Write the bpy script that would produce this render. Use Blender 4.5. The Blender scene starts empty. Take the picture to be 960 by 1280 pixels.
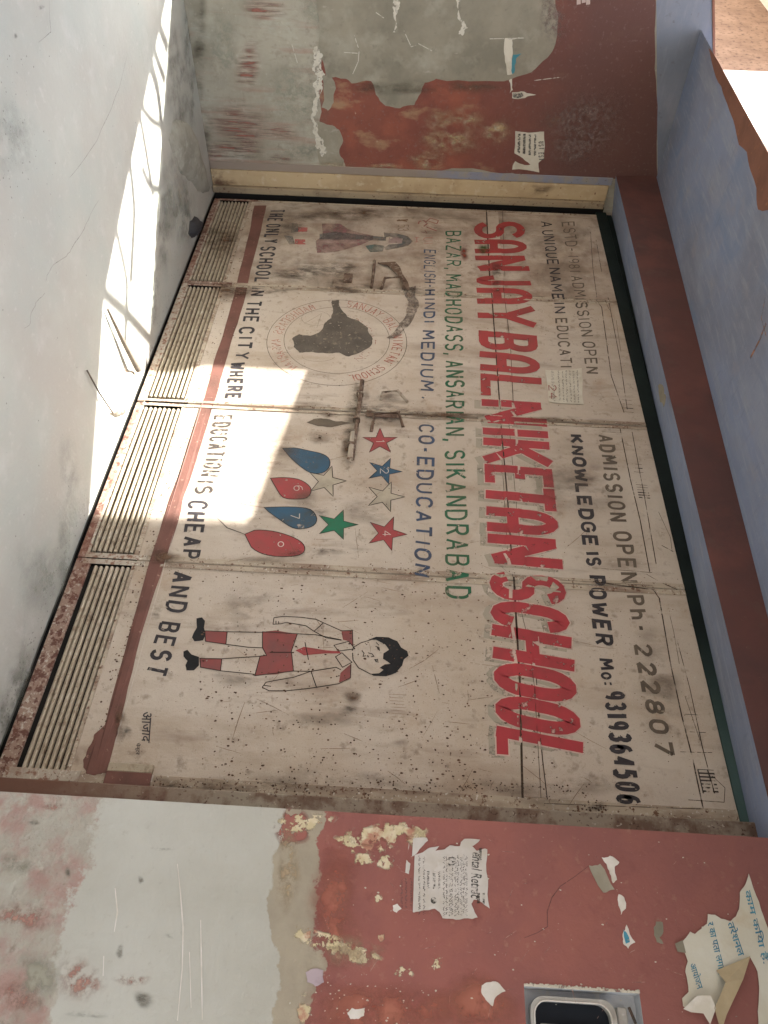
import bpy, math, random
from mathutils import Vector
random.seed(7)
sc = bpy.context.scene
COL = sc.collection

# ------------------------------------------------------------------ camera
YAW, PIT, ROL = 0.688066617, -0.021115174, 0.0519088361
CAM = Vector((4.68565, -2.55363, 1.32918)); FPX = 950.6
cy, sy = math.cos(YAW), math.sin(YAW)
FW = Vector((-sy*math.cos(PIT), cy*math.cos(PIT), math.sin(PIT)))
r0 = Vector((cy, sy, 0)); u0 = r0.cross(FW)
RT = r0*math.cos(ROL)+u0*math.sin(ROL); UP = -r0*math.sin(ROL)+u0*math.cos(ROL)
cd = bpy.data.cameras.new('camera'); cam = bpy.data.objects.new('camera', cd); COL.objects.link(cam)
from mathutils import Matrix
M = Matrix((UP, -RT, -FW)).transposed().to_4x4(); M.translation = CAM   # the phone was held upright on its side
cam.matrix_world = M
cd.sensor_fit = 'VERTICAL'; cd.sensor_height = 36; cd.lens = FPX/1280*36
cd.clip_start = .02; cd.clip_end = 500
sc.camera = cam
# ------------------------------------------------------------------ light
SUN = Vector((.792, .61, -1.145)).normalized(); SUNK = Vector((.792, .61, -1.145)).length
w = bpy.data.worlds.new('World'); sc.world = w; w.use_nodes = True
nt = w.node_tree; bg = nt.nodes['Background']
sky = nt.nodes.new('ShaderNodeTexSky'); sky.sky_type = 'NISHITA'; sky.sun_disc = False
sky.sun_elevation = math.radians(48.9); sky.sun_rotation = math.atan2(-SUN.x, -SUN.y)
sky.dust_density = 3.0; sky.ozone_density = 1.0
hs = nt.nodes.new('ShaderNodeHueSaturation'); hs.inputs['Saturation'].default_value = .30
nt.links.new(sky.outputs[0], hs.inputs['Color']); nt.links.new(hs.outputs[0], bg.inputs[0])
bg.inputs[1].default_value = .12
sd = bpy.data.lights.new('sun', 'SUN'); sd.energy = 3.4; sd.angle = math.radians(.5); sd.color = (1, .95, .87)
so = bpy.data.objects.new('sun', sd); COL.objects.link(so)
so.rotation_euler = SUN.to_track_quat('-Z', 'Y').to_euler(); so.location = (-4, -6, 9)
vs = sc.view_settings; vs.view_transform = 'Standard'; vs.look = 'None'; vs.gamma = 1; vs.use_curve_mapping = False
vs.exposure = 3.15
sc.cycles.transparent_max_bounces = 24
sc.cycles.max_bounces = 8

# ------------------------------------------------------------------ helpers
class Plane:
    def __init__(s, o, e1, e2, n):
        s.o, s.e1, s.e2, s.n = Vector(o), Vector(e1).normalized(), Vector(e2).normalized(), Vector(n).normalized()
    def at(s, px, py):
        d = FW+RT*((py-640)/FPX)+UP*((px-480)/FPX)
        t = (s.o-CAM).dot(s.n)/d.dot(s.n); p = CAM+d*t-s.o
        return (p.dot(s.e1), p.dot(s.e2))
    def p3(s, a, b, h=0.0):
        return s.o+s.e1*a+s.e2*b+s.n*h
    def w(s, px, py, h=0.0):
        return s.p3(*s.at(px, py), h)
XL, YR, YLT = -.06, -.2, -.23
GATE = Plane((0, 0, 0), (1, 0, 0), (0, 0, 1), (0, -1, 0))
LEFT = Plane((XL, 0, 0), (0, 1, 0), (0, 0, 1), (1, 0, 0))
RIGHT = Plane((0, YR, 0), (1, 0, 0), (0, 0, 1), (0, -1, 0))
FLOOR = Plane((0, 0, 0), (1, 0, 0), (0, 1, 0), (0, 0, 1))
CS = -.05
CEIL = Plane((0, 0, 2.825), (1, 0, CS), (0, 1, 0), (CS, 0, -1))
LINT = Plane((0, YLT, 0), (1, 0, 0), (0, 0, 1), (0, -1, 0))

def base_of(o):
    v = Vector((0, 0, 0))
    while o is not None:
        v += o.location; o = o.parent
    return v
def build(name, vs_, fs, mat, parent=None, loc=None, smooth=False, attr=None):
    me = bpy.data.meshes.new(name)
    off = Vector(loc) if (parent is None and loc is not None) else base_of(parent)
    me.from_pydata([tuple(Vector(v)-off) for v in vs_], [], fs); me.update()
    if attr is not None:
        a = me.attributes.new('fall', 'FLOAT', 'POINT'); a.data.foreach_set('value', attr)
    if smooth: me.polygons.foreach_set('use_smooth', [True]*len(me.polygons))
    if mat: me.materials.append(mat)
    o = bpy.data.objects.new(name, me); COL.objects.link(o)
    if parent: o.parent = parent
    elif loc is not None: o.location = loc
    return o
def tag(o, label=None, cat=None, group=None, kind=None):
    if label: o['label'] = label
    if cat: o['category'] = cat
    if group: o['group'] = group
    if kind: o['kind'] = kind
    return o
def empty(name, loc, label, cat, group=None):
    o = bpy.data.objects.new(name, None); COL.objects.link(o); o.location = loc
    o.empty_display_size = .1
    return tag(o, label, cat, group)
class MB:
    def __init__(s): s.v = []; s.f = []; s.a = []
    def add(s, v, f):
        k = len(s.v); s.v += [Vector(p) for p in v]; s.f += [tuple(i+k for i in q) for q in f]
    def box(s, a, b):
        x0, y0, z0 = [min(a[i], b[i]) for i in range(3)]; x1, y1, z1 = [max(a[i], b[i]) for i in range(3)]
        s.add([(x0,y0,z0),(x1,y0,z0),(x1,y1,z0),(x0,y1,z0),(x0,y0,z1),(x1,y0,z1),(x1,y1,z1),(x0,y1,z1)],
              [(0,3,2,1),(4,5,6,7),(0,1,5,4),(1,2,6,5),(2,3,7,6),(3,0,4,7)])
    def bbox(s, a, b, r):           # box with chamfered vertical/long edges (all 12)
        x0, y0, z0 = [min(a[i], b[i]) for i in range(3)]; x1, y1, z1 = [max(a[i], b[i]) for i in range(3)]
        r = min(r, (x1-x0)*.45, (y1-y0)*.45, (z1-z0)*.45)
        P = []
        for sx in (0, 1):
            for sy_ in (0, 1):
                for sz in (0, 1):
                    X, Y, Z = (x1, x0)[1-sx], (y1, y0)[1-sy_], (z1, z0)[1-sz]
                    dx, dy, dz = (-r if sx else r), (-r if sy_ else r), (-r if sz else r)
                    P += [(X, Y+dy, Z+dz), (X+dx, Y, Z+dz), (X+dx, Y+dy, Z)]
        def I(sx, sy_, sz, k): return (sx*4+sy_*2+sz)*3+k
        F = []
        for sx in (0, 1): F.append((I(sx,0,0,0), I(sx,1,0,0), I(sx,1,1,0), I(sx,0,1,0)))
        for q in (0, 1): F.append((I(0,q,0,1), I(1,q,0,1), I(1,q,1,1), I(0,q,1,1)))
        for q in (0, 1): F.append((I(0,0,q,2), I(1,0,q,2), I(1,1,q,2), I(0,1,q,2)))
        for a_ in (0, 1):
            for b_ in (0, 1):
                F.append((I(a_,b_,0,0), I(a_,b_,1,0), I(a_,b_,1,1), I(a_,b_,0,1)))
                F.append((I(a_,0,b_,0), I(a_,1,b_,0), I(a_,1,b_,2), I(a_,0,b_,2)))
                F.append((I(0,a_,b_,1), I(1,a_,b_,1), I(1,a_,b_,2), I(0,a_,b_,2)))
        for a_ in (0, 1):
            for b_ in (0, 1):
                for c_ in (0, 1): F.append((I(a_,b_,c_,0), I(a_,b_,c_,1), I(a_,b_,c_,2)))
        s.add(P, F)
    def tube(s, pts, r, n=8, taper=None):
        pts = [Vector(p) for p in pts]; rings = []
        for i, p in enumerate(pts):
            t = (pts[min(i+1, len(pts)-1)]-pts[max(i-1, 0)]).normalized()
            a = t.cross(Vector((0.13, .2, 1))).normalized(); b = t.cross(a)
            rr = r if taper is None else r+(taper-r)*i/(len(pts)-1)
            rings.append([p+a*rr*math.cos(6.2832*k/n)+b*rr*math.sin(6.2832*k/n) for k in range(n)])
        v = [q for g in rings for q in g]; f = []
        for i in range(len(pts)-1):
            for k in range(n):
                f.append((i*n+k, i*n+(k+1) % n, (i+1)*n+(k+1) % n, (i+1)*n+k))
        f.append(tuple(range(n))); f.append(tuple(reversed(range((len(pts)-1)*n, len(pts)*n))))
        s.add(v, f)
    def build(s, name, mat, parent=None, loc=None, smooth=False):
        return build(name, s.v, s.f, mat, parent, loc, smooth)

# --- materials: layered noise over a base colour
class NB:
    def __init__(s, name):
        s.m = bpy.data.materials.new(name); s.m.use_nodes = True; s.t = s.m.node_tree
        s.t.nodes.clear(); s.out = s.n('ShaderNodeOutputMaterial'); s.b = s.n('ShaderNodeBsdfPrincipled')
        s.co = s.n('ShaderNodeTexCoord').outputs['Object']
    def n(s, k): return s.t.nodes.new(k)
    def l(s, a, b): s.t.links.new(a, b)
    def noise(s, scale, st=(1, 1, 1), detail=6, rough=.6, off=0, dist=0):
        mp = s.n('ShaderNodeMapping'); mp.inputs['Scale'].default_value = st; mp.inputs['Location'].default_value = (off, off*.7, off*1.3)
        s.l(s.co, mp.inputs[0]); nz = s.n('ShaderNodeTexNoise'); s.l(mp.outputs[0], nz.inputs['Vector'])
        nz.inputs['Scale'].default_value = scale; nz.inputs['Detail'].default_value = detail; nz.inputs['Roughness'].default_value = rough
        nz.inputs['Distortion'].default_value = dist
        return nz.outputs[0]
    def rng(s, v, a, b, c=0., d=1.):
        r = s.n('ShaderNodeMapRange'); s.l(v, r.inputs[0])
        for i, x in enumerate((a, b, c, d)): r.inputs[1+i].default_value = x
        return r.outputs[0]
    def math(s, op, a, b=None):
        r = s.n('ShaderNodeMath'); r.operation = op
        for i, x in enumerate((a, b)):
            if x is None: continue
            if isinstance(x, (int, float)): r.inputs[i].default_value = x
            else: s.l(x, r.inputs[i])
        return r.outputs[0]
    def axis(s, k):
        if not hasattr(s, 'sep'): s.sep = s.n('ShaderNodeSeparateXYZ'); s.l(s.co, s.sep.inputs[0])
        return s.sep.outputs[k]
    def mix(s, f, a, b):
        r = s.n('ShaderNodeMix'); r.data_type = 'RGBA'; s.l(f, r.inputs[0])
        for i, x in ((6, a), (7, b)):
            if isinstance(x, tuple): r.inputs[i].default_value = (*x, 1)
            else: s.l(x, r.inputs[i])
        return r.outputs[2]
    def band(s, ax, a, b, sc_=6, amp=.03, off=0):   # 0 below a, 1 above b (ragged), along a local axis
        v = s.math('ADD', s.axis(ax), s.math('MULTIPLY', s.math('SUBTRACT', s.noise(sc_, detail=8, rough=.7, off=off), .5), amp*4))
        return s.rng(v, a, b)
def mat(name, base, layers=(), rough=.8, bump=(40, .15), alpha=None, metal=0, fall=False, bd=.004, spec=.3):
    B = NB(name); c = base
    for i, L in enumerate(layers):
        m = B.noise(L.get('s', 5), L.get('st', (1, 1, 1)), L.get('d', 6), L.get('r', .6), L.get('off', i*3.7), L.get('dist', 0))
        m = B.rng(m, L.get('lo', .4), L.get('hi', .6))
        for (ax, a, b, sc_, amp) in L.get('bands', ()):
            m = B.math('MULTIPLY', m, B.band(ax, a, b, sc_, amp, i))
        if 'k' in L: m = B.math('MULTIPLY', m, L['k'])
        c = B.mix(m, c, L['c'])
    if isinstance(c, tuple): B.b.inputs['Base Color'].default_value = (*c, 1)
    else: B.l(c, B.b.inputs['Base Color'])
    B.b.inputs['Roughness'].default_value = rough; B.b.inputs['Metallic'].default_value = metal
    B.b.inputs['Specular IOR Level'].default_value = spec
    if bump:
        bn = B.n('ShaderNodeBump'); bn.inputs['Strength'].default_value = bump[1]; bn.inputs['Distance'].default_value = bd
        h = B.math('ADD', B.noise(bump[0], detail=8), B.noise(bump[0]*.15, detail=3, off=9))
        B.l(h, bn.inputs['Height']); B.l(bn.outputs[0], B.b.inputs['Normal'])
    if alpha or fall:
        a = None
        if alpha:
            sc_, lo, hi = alpha[:3]; a = B.rng(B.noise(sc_, alpha[3] if len(alpha) > 3 else (1, 1, 1), 8, .65, off=alpha[4] if len(alpha) > 4 else 5), lo, hi)
        if fall:
            at = B.n('ShaderNodeAttribute'); at.attribute_name = 'fall'
            if a is None: a = at.outputs['Fac']
            elif fall == 'add':   # ragged edge: noise eats in from the rim
                a = B.rng(B.math('ADD', B.math('MULTIPLY', at.outputs['Fac'], 1.0), B.math('SUBTRACT', a, 1.0)), 0., .35)
            else: a = B.math('MULTIPLY', a, at.outputs['Fac'])
        a = B.math('MINIMUM', a, 1.0)
        tr = B.n('ShaderNodeBsdfTransparent'); mx = B.n('ShaderNodeMixShader')
        B.l(a, mx.inputs[0]); B.l(tr.outputs[0], mx.inputs[1]); B.l(B.b.outputs[0], mx.inputs[2]); B.l(mx.outputs[0], B.out.inputs[0])
    else: B.l(B.b.outputs[0], B.out.inputs[0])
    return B.m
def L(c, s, lo, hi, **k): return dict(c=c, s=s, lo=lo, hi=hi, **k)

CREAM = (.53, .465, .395)
GP = lambda nm, extra=(): mat(nm, CREAM, [
    L((.455, .375, .29), 1.7, .42, .70), L((.56, .50, .42), 3.3, .5, .75, k=.7), L((.34, .26, .19), 5, .50, .74, st=(1, 1, .3), k=.85, d=9), L((.22, .16, .12), 11, .58, .76, st=(1, 1, .2), k=.7, d=9),
    L((.20, .15, .11), 26, .58, .72, d=9, k=.6), L((.62, .57, .50), 60, .64, .70, k=.6), L((.13, .075, .045), 95, .675, .70, k=.8),
    L((.30, .22, .15), 240, .56, .66, k=.35), *extra], rough=.58, bump=(9, .55), bd=.009)
m_gate = GP('gate_cream_paint', [L((.60, .54, .46), 2.2, .52, .70, k=.6, st=(1, 1, .6)), L((.36, .24, .15), 6, .60, .76, k=.55, d=9)])
m_gated = GP('gate_cream_paint_grimy', [L((.24, .17, .125), 9, .42, .70, k=.75), L((.13, .10, .075), 2.6, .50, .70, k=.6, dist=1)])
m_stile = mat('gate_stile_paint', (.45, .385, .30), [L((.27, .20, .15), 12, .45, .62, st=(1, 1, .3)), L((.60, .56, .50), 80, .60, .66), L((.15, .08, .05), 60, .58, .64)], rough=.7, bump=(60, .35))
m_rust = mat('rusty_rail', (.30, .21, .165), [L((.50, .45, .38), 70, .55, .62), L((.13, .06, .045), 45, .50, .58), L((.62, .58, .52), 130, .62, .68), L((.22, .10, .07), 6, .45, .65, k=.7)], rough=.85, bump=(90, .6), bd=.003)
m_rustl = mat('rust_and_cream_rail', (.45, .40, .33), [L((.25, .14, .10), 40, .52, .60), L((.65, .6, .52), 90, .6, .66), L((.10, .055, .04), 110, .62, .67), L((.27, .17, .12), 5, .5, .65, k=.6)], rough=.85, bump=(90, .5), bd=.003)
m_slat = mat('louvre_paint', (.40, .345, .26), [L((.22, .17, .12), 30, .52, .68), L((.12, .07, .045), 90, .63, .70), L((.5, .45, .36), 14, .55, .7)], rough=.75, bump=(80, .4))
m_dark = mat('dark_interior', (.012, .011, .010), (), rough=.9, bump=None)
m_groove = mat('dark_groove_dirt', (.05, .035, .025), [L((.16, .11, .08), 30, .5, .7)], rough=.9, bump=None, alpha=(18, .36, .50, (1, 1, 1), 3))
m_groovs = mat('dark_groove', (.045, .03, .022), [L((.13, .09, .065), 40, .5, .7)], rough=.9, bump=None)
m_marn = mat('maroon_paint_band', (.17, .078, .062), [L((.12, .058, .046), 6, .45, .65), L((.33, .20, .155), 50, .64, .70)], rough=.7, bump=(60, .2))
def pnt(nm, c, wear=.42, sc_=34, c2=None):
    return mat(nm, c, [L(c2 or tuple(x*.65 for x in c), 9, .42, .66)], rough=.6, bump=None, alpha=(sc_, wear-.05, wear+.03, (1, 1, 1), len(nm)))
p_black = pnt('black_lettering_paint', (.045, .040, .045), .36)
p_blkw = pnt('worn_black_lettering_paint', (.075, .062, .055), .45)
p_num = pnt('faded_brown_lettering_paint', (.145, .115, .085), .37, c2=(.09, .072, .055))
p_blue = pnt('navy_lettering_paint', (.055, .085, .15), .40, c2=(.07, .07, .085))
p_green = pnt('green_lettering_paint', (.022, .125, .065), .40, c2=(.07, .115, .06))
p_red = pnt('red_lettering_paint', (.40, .045, .055), .375, 26, (.29, .045, .05))
p_redf = pnt('faded_red_lettering_paint', (.43, .10, .095), .44, 40, (.38, .14, .12))
p_redm = pnt('red_mark_paint', (.33, .09, .075), .42)
p_shade = pnt('grey_letter_shadow_paint', (.34, .31, .245), .43, 22, (.40, .35, .28))
p_pink = pnt('pale_letter_edging_paint', (.60, .45, .38), .40)
p_line = pnt('thin_black_outline_paint', (.04, .032, .028), .33)
p_star1 = pnt('red_star_paint', (.36, .065, .068), .365, 40, (.27, .075, .07))
p_sblue = pnt('blue_shape_paint', (.04, .105, .175), .375, c2=(.06, .08, .09))
p_sgreen = pnt('green_star_paint', (.02, .17, .09), .30, c2=(.06, .09, .06))
p_sbare = pnt('bare_star_paint', (.46, .41, .32), .30)
p_white = pnt('pale_digit_paint', (.66, .60, .53), .36)
p_short = pnt('maroon_shorts_paint', (.27, .075, .07), .32, c2=(.20, .08, .075))
p_skin = pnt('cream_figure_paint', (.56, .49, .40), .36)
p_hair = pnt('black_hair_paint', (.015, .015, .017), .28)
p_ochre = pnt('brown_stain_paint', (.19, .11, .06), .42)

# ------------------------------------------------------------------ drawing on planes
def surf(x, z):      # height of the gate's face in front of y = 0
    for s_ in STILES:
        if s_[0] <= x <= s_[1]: return .004
    if 1.79 <= z <= 1.86: return .0025
    return 0.
STILES = [(.016, .034), (.945, .985), (1.945, 1.992), (2.885, 2.940), (3.785, 3.825)]
def lift(pl, a, b, h): return pl.p3(a, b, h+(surf(a, b) if pl is GATE else 0))
CNT = [0]
def uq(m=8): CNT[0] += 1; return (CNT[0] % m)*4e-5
def ribbon(mb, pl, pts, wd, h=.0008, step=.012, taper=False):
    h += uq()
    pts = [Vector((p[0], p[1])) for p in pts]
    if wd > .0035 and not taper:
        for i in range(1, len(pts)-1):
            d0, d1 = pts[i]-pts[i-1], pts[i+1]-pts[i]
            if d0.length > 1e-5 and d1.length > 1e-5 and d0.angle(d1) > 1.1:
                ex = wd*(.5 if d0.angle(d1) < 1.9 else .12)
                ribbon(mb, pl, pts[:i]+[pts[i]+d0.normalized()*ex], wd, h, step)
                ribbon(mb, pl, [pts[i]-d1.normalized()*ex*.0]+pts[i+1:], wd, h, step); return
    q = [pts[0]]
    for a, b in zip(pts, pts[1:]):
        n = max(1, int((b-a).length/step)) if pl is GATE else 1
        for k in range(1, n+1): q.append(a.lerp(b, k/n))
    q = [p for i, p in enumerate(q) if i == 0 or (p-q[i-1]).length > 1e-6]
    if len(q) < 2: return
    v = []
    closed = (q[0]-q[-1]).length < 1e-5
    for i, p in enumerate(q):
        d0 = (q[i]-q[i-1]).normalized() if i else ((q[-1]-q[-2]).normalized() if closed else (q[1]-q[0]).normalized())
        d1 = (q[i+1]-q[i]).normalized() if i < len(q)-1 else ((q[1]-q[0]).normalized() if closed else d0)
        n0 = Vector((-d0.y, d0.x)); n1 = Vector((-d1.y, d1.x)); m = (n0+n1)
        m = m.normalized() if m.length > .2 else n0
        k = 1/max(.62, m.dot(n0)); ww = wd*.5*k
        if taper: ww *= .35+.65*math.sin(math.pi*min(max(i/(len(q)-1), .08), .92))
        for sgn in (1, -1):
            a = p+m*ww*sgn; v.append(lift(pl, a.x, a.y, h))
    mb.add(v, [(2*i, 2*i+1, 2*i+3, 2*i+2) for i in range(len(q)-1)])
def arc(cx, cy_, rx, ry, a0, a1, n=7):
    return [(cx+rx*math.cos(math.radians(a0+(a1-a0)*i/n)), cy_+ry*math.sin(math.radians(a0+(a1-a0)*i/n))) for i in range(n+1)]
G = {
'A': [[(0, 0), (.5, 1), (1, 0)], [(.2, .33), (.8, .33)]],
'B': [[(0, 0), (0, 1), (.6, 1)]+arc(.6, .76, .35, .24, 90, -90)+[(0, .52)], [(.6, .52)]+arc(.62, .26, .38, .26, 90, -90)+[(0, 0)]],
'C': [arc(.5, .66, .5, .34, 20, 180)+arc(.5, .34, .5, .34, 180, 340)],
'D': [[(0, 0), (0, 1), (.45, 1)]+arc(.45, .6, .55, .4, 90, 0)+arc(.45, .4, .55, .4, 0, -90)+[(0, 0)]],
'E': [[(1, 1), (0, 1), (0, 0), (1, 0)], [(0, .52), (.8, .52)]],
'G': [arc(.5, .66, .5, .34, 20, 180)+arc(.5, .34, .5, .34, 180, 360)+[(1, .45), (.55, .45)]],
'H': [[(0, 0), (0, 1)], [(1, 0), (1, 1)], [(0, .5), (1, .5)]],
'I': [[(.5, 0), (.5, 1)]],
'J': [[(.9, 1), (.9, .3)]+arc(.5, .3, .4, .3, 0, -180)],
'K': [[(0, 0), (0, 1)], [(.95, 1), (.05, .42)], [(.3, .58), (1, 0)]],
'L': [[(0, 1), (0, 0), (1, 0)]],
'M': [[(0, 0), (.08, 1), (.5, .3), (.92, 1), (1, 0)]],
'N': [[(0, 0), (0, 1), (1, 0), (1, 1)]],
'O': [arc(.5, .64, .5, .36, 0, 180, 9)+arc(.5, .36, .5, .36, 180, 360, 9)+[(1, .64)]],
'P': [[(0, 0), (0, 1), (.55, 1)]+arc(.55, .73, .42, .27, 90, -90)+[(0, .46)]],
'Q': [arc(.5, .64, .5, .36, 0, 180, 9)+arc(.5, .36, .5, .36, 180, 360, 9)+[(1, .64)], [(.6, .3), (1.05, -.08)]],
'R': [[(0, 0), (0, 1), (.55, 1)]+arc(.55, .74, .42, .26, 90, -90)+[(0, .48)], [(.5, .48), (1, 0)]],
'S': [arc(.5, .74, .48, .26, 20, 180)+arc(.5, .74, .48, .24, 180, 250, 3)+arc(.5, .26, .48, .26, 70, 0, 3)+arc(.5, .26, .48, .26, 0, -160)],
'T': [[(0, 1), (1, 1)], [(.5, 1), (.5, 0)]],
'U': [[(0, 1), (0, .36)]+arc(.5, .36, .5, .36, 180, 360)+[(1, .36), (1, 1)]],
'V': [[(0, 1), (.5, 0), (1, 1)]],
'W': [[(0, 1), (.22, 0), (.5, .75), (.78, 0), (1, 1)]],
'X': [[(0, 0), (1, 1)], [(0, 1), (1, 0)]],
'Y': [[(0, 1), (.5, .5), (1, 1)], [(.5, .5), (.5, 0)]],
'Z': [[(0, 1), (1, 1), (0, 0), (1, 0)]],
'a': [arc(.5, .3, .5, .3, 0, 360, 12), [(1, .6), (1, 0)]],
'h': [[(0, 0), (0, 1)], [(0, .4)]+arc(.45, .4, .45, .25, 150, 0, 5)+[(.9, 0)]],
'o': [arc(.5, .32, .5, .32, 0, 360, 12)],
'-': [[(.1, .47), (.9, .47)]], '.': [[(.4, 0), (.4, .14)]], ',': [[(.5, .12), (.25, -.2)]], ':': [[(.4, .12), (.4, .27)], [(.4, .55), (.4, .7)]],
'0': [arc(.5, .66, .46, .34, 0, 180, 9)+arc(.5, .34, .46, .34, 180, 360, 9)+[(.96, .66)]],
'1': [[(.3, .8), (.55, 1), (.55, 0)]],
'2': [arc(.5, .72, .46, .28, 170, -20)+[(.05, 0), (1, 0)]],
'3': [arc(.45, .76, .45, .24, 160, -90)+arc(.45, .27, .5, .26, 90, -160)],
'4': [[(.7, 0), (.7, 1), (0, .3), (1, .3)]],
'5': [[(.9, 1), (.12, 1), (.08, .56)]+arc(.46, .32, .48, .32, 120, -150)],
'6': [[(.8, .98)]+arc(.52, .55, .48, .4, 110, 180, 4)+arc(.5, .3, .46, .3, 180, 540, 12)],
'7': [[(0, 1), (1, 1), (.35, 0)]],
'8': [arc(.5, .75, .4, .25, -90, 270, 12), arc(.5, .26, .48, .26, 90, 450, 12)],
'9': [arc(.5, .7, .46, .3, 0, 360, 12)+[(.96, .55)]+arc(.48, .4, .48, .4, 0, -70, 4)],
}
G['RA'] = [[(0, 0), (0, .62)]+arc(.5, .62, .5, .38, 180, 0, 9)+[(1, 0)], [(0, .34), (1, .34)]]   # round-topped A of the school's name
WID = {'I': .35, 'M': 1.2, 'W': 1.3, '-': .7, '.': .35, ',': .35, ':': .35, ' ': .55, '1': .6, 'o': .8}
def quadmap(pl, q):
    A, B, C_, D = [Vector(pl.at(*p)) for p in q]   # baseline start, baseline end, cap end, cap start
    return lambda s_, t: A*(1-s_)*(1-t)+B*s_*(1-t)+C_*s_*t+D*(1-s_)*t
def text_on(mb, pl, txt, b0, b1, c1, c0, wd, h=.0008, gap=.32, jit=.02, inset=None):
    f = quadmap(pl, (b0, b1, c1, c0))
    A, B = f(0, 0), f(1, 0); D = f(0, 1)
    ln = (B-A).length; hh = (D-A).length
    ws = [WID.get(ch, 1.) for ch in txt]; tot = sum(ws)+gap*(len(txt)-1); x = 0
    for i, ch in enumerate(txt):
        if ch in G:
            ix = min(wd*.5/(ln/tot), .3); it = wd*.5/hh
            wl = wd*random.uniform(.87, 1.12); to = random.uniform(-.018, .018); sl_ = random.uniform(-.05, .05)*min(ws[i], 1)
            for k, st in enumerate(G[ch]):
                j = random.uniform(-jit, jit)
                p = [f((x+ix+sl_*b+(a*(ws[i]-2*ix) if ws[i] > 2*ix else .5*ws[i]))/tot, to+it+(b+j*a)*(1-2*it)) for a, b in st]
                ribbon(mb, pl, p, wl, h+((k+i*2) % 5)*.00012)
        x += ws[i]+gap
def poly_on(mb, pl, pts, h=.001, sub=0, ragged=0., thick=0., inplane=False, seed=None):
    p = [Vector(pl.at(*q)) if not inplane else Vector(q) for q in pts]
    h += uq(7)
    rnd = random.Random(seed if seed is not None else len(pts)*31+int(pts[0][0]*7))
    for _ in range(sub):
        n = []
        for a, b in zip(p, p[1:]+p[:1]):
            n.append(a); d = b-a; nn = Vector((-d.y, d.x)); n.append(a.lerp(b, .5)+nn*rnd.uniform(-ragged, ragged))
        p = n
    # triangulate so that concave outlines stay sound
    from mathutils.geometry import tessellate_polygon
    tri = tessellate_polygon([[Vector((a.x, a.y, 0)) for a in p]])
    n = len(p)
    v = [lift(pl, a.x, a.y, h) for a in p]
    f = [tuple(t) for t in tri]
    if thick:
        v += [lift(pl, a.x, a.y, h-thick) for a in p]
        f += [(i, (i+1) % n, n+(i+1) % n, n+i) for i in range(n)]
    mb.add(v, f); return p
def patch(name, pl, pts, m, parent, h=.001, sub=3, ragged=.12, thick=.001, label=None, seed=None):
    mb = MB(); poly_on(mb, pl, pts, h, sub, ragged, thick, seed=seed); o = mb.build(name, m, parent)
    if label: o['label'] = label
    return o
def blot(name, pl, cx, cy_, rx, ry, m, parent, h=.003, rot=0, n=28, label=None, irr=.25):
    """soft-edged stain: a disc whose 'fall' value drops from 1 in the middle to 0 at the rim"""
    c = Vector(pl.at(cx, cy_)); ex = Vector(pl.at(cx+rx*math.cos(rot), cy_+rx*math.sin(rot)))-c; ey = Vector(pl.at(cx-ry*math.sin(rot), cy_+ry*math.cos(rot)))-c
    h += uq(19)
    rnd = random.Random(int(cx*13+cy_*7)); ph = [rnd.uniform(0, 6.28) for _ in range(4)]
    v = [lift(pl, c.x, c.y, h)]; at = [1.]; f = []
    for j, (k, a) in enumerate(((.35, .85), (.6, .5), (.8, .2), (1, 0))):
        for i in range(n):
            t = 6.28318*i/n; kk = k*(1+irr*(math.sin(2*t+ph[0])*.5+math.sin(3*t+ph[1])*.35+math.sin(5*t+ph[2])*.25))
            p = c+ex*kk*math.cos(t)+ey*kk*math.sin(t); v.append(lift(pl, p.x, p.y, h)); at.append(a)
    for i in range(n):
        f.append((0, 1+i, 1+(i+1) % n))
        for j in range(3):
            a = 1+j*n; b = a+n; f.append((a+i, b+i, b+(i+1) % n, a+(i+1) % n))
    o = build(name, v, f, m, parent, attr=at)
    if label: o['label'] = label
    return o
def dirt(nm, c, s_=14, lo=.3, hi=.65, k=1): return mat(nm, c, [L(tuple(x*1.8 for x in c), 22, .45, .7, k=.7)], rough=.85, bump=None, alpha=(s_, lo+.07, hi+.02, (1, 1, .45)), fall=True)
d_soot = dirt('soot_grime', (.085, .068, .055), 26, .36, .72)
d_brown = dirt('brown_grime', (.11, .065, .04))
d_lite = dirt('light_grime', (.17, .13, .10), 9, .35, .75)
d_grey = dirt('floor_grey_dirt_shade', (.22, .23, .20), 10, .35, .75)
d_lgrey = dirt('light_floor_dirt', (.30, .31, .28), 7, .35, .8)
d_damp = dirt('damp_dark_dirt', (.10, .105, .09), 12, .3, .7)

# ================================================================== THE PLACE
# floor
m_floor = mat('pale_cement_floor', (.45, .46, .42), [
    L((.40, .385, .35), 1.1, .40, .62), L((.375, .405, .38), 2.3, .45, .68, k=.7), L((.51, .51, .485), 5, .55, .75, k=.6),
    L((.40, .40, .37), 14, .60, .74, k=.45, d=9), L((.30, .30, .28), 60, .70, .74, k=.6), L((.34, .335, .31), 150, .62, .70, k=.35), L((.52, .51, .48), 30, .60, .72, k=.5, d=10)], rough=.62, bump=(60, .5), bd=.004, spec=.35)
v = []; f = []
nx, ny = 44, 24
for j in range(ny+1):
    for i in range(nx+1):
        x = -1.0+i*7.0/nx; y = -4.6+j*4.6/ny
        v.append((x, y, 0.004*math.sin(2.1*x+1.3*y)*math.sin(1.7*y)-.004))
for j in range(ny):
    for i in range(nx): f.append((j*(nx+1)+i, j*(nx+1)+i+1, (j+1)*(nx+1)+i+1, (j+1)*(nx+1)+i))
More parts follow.
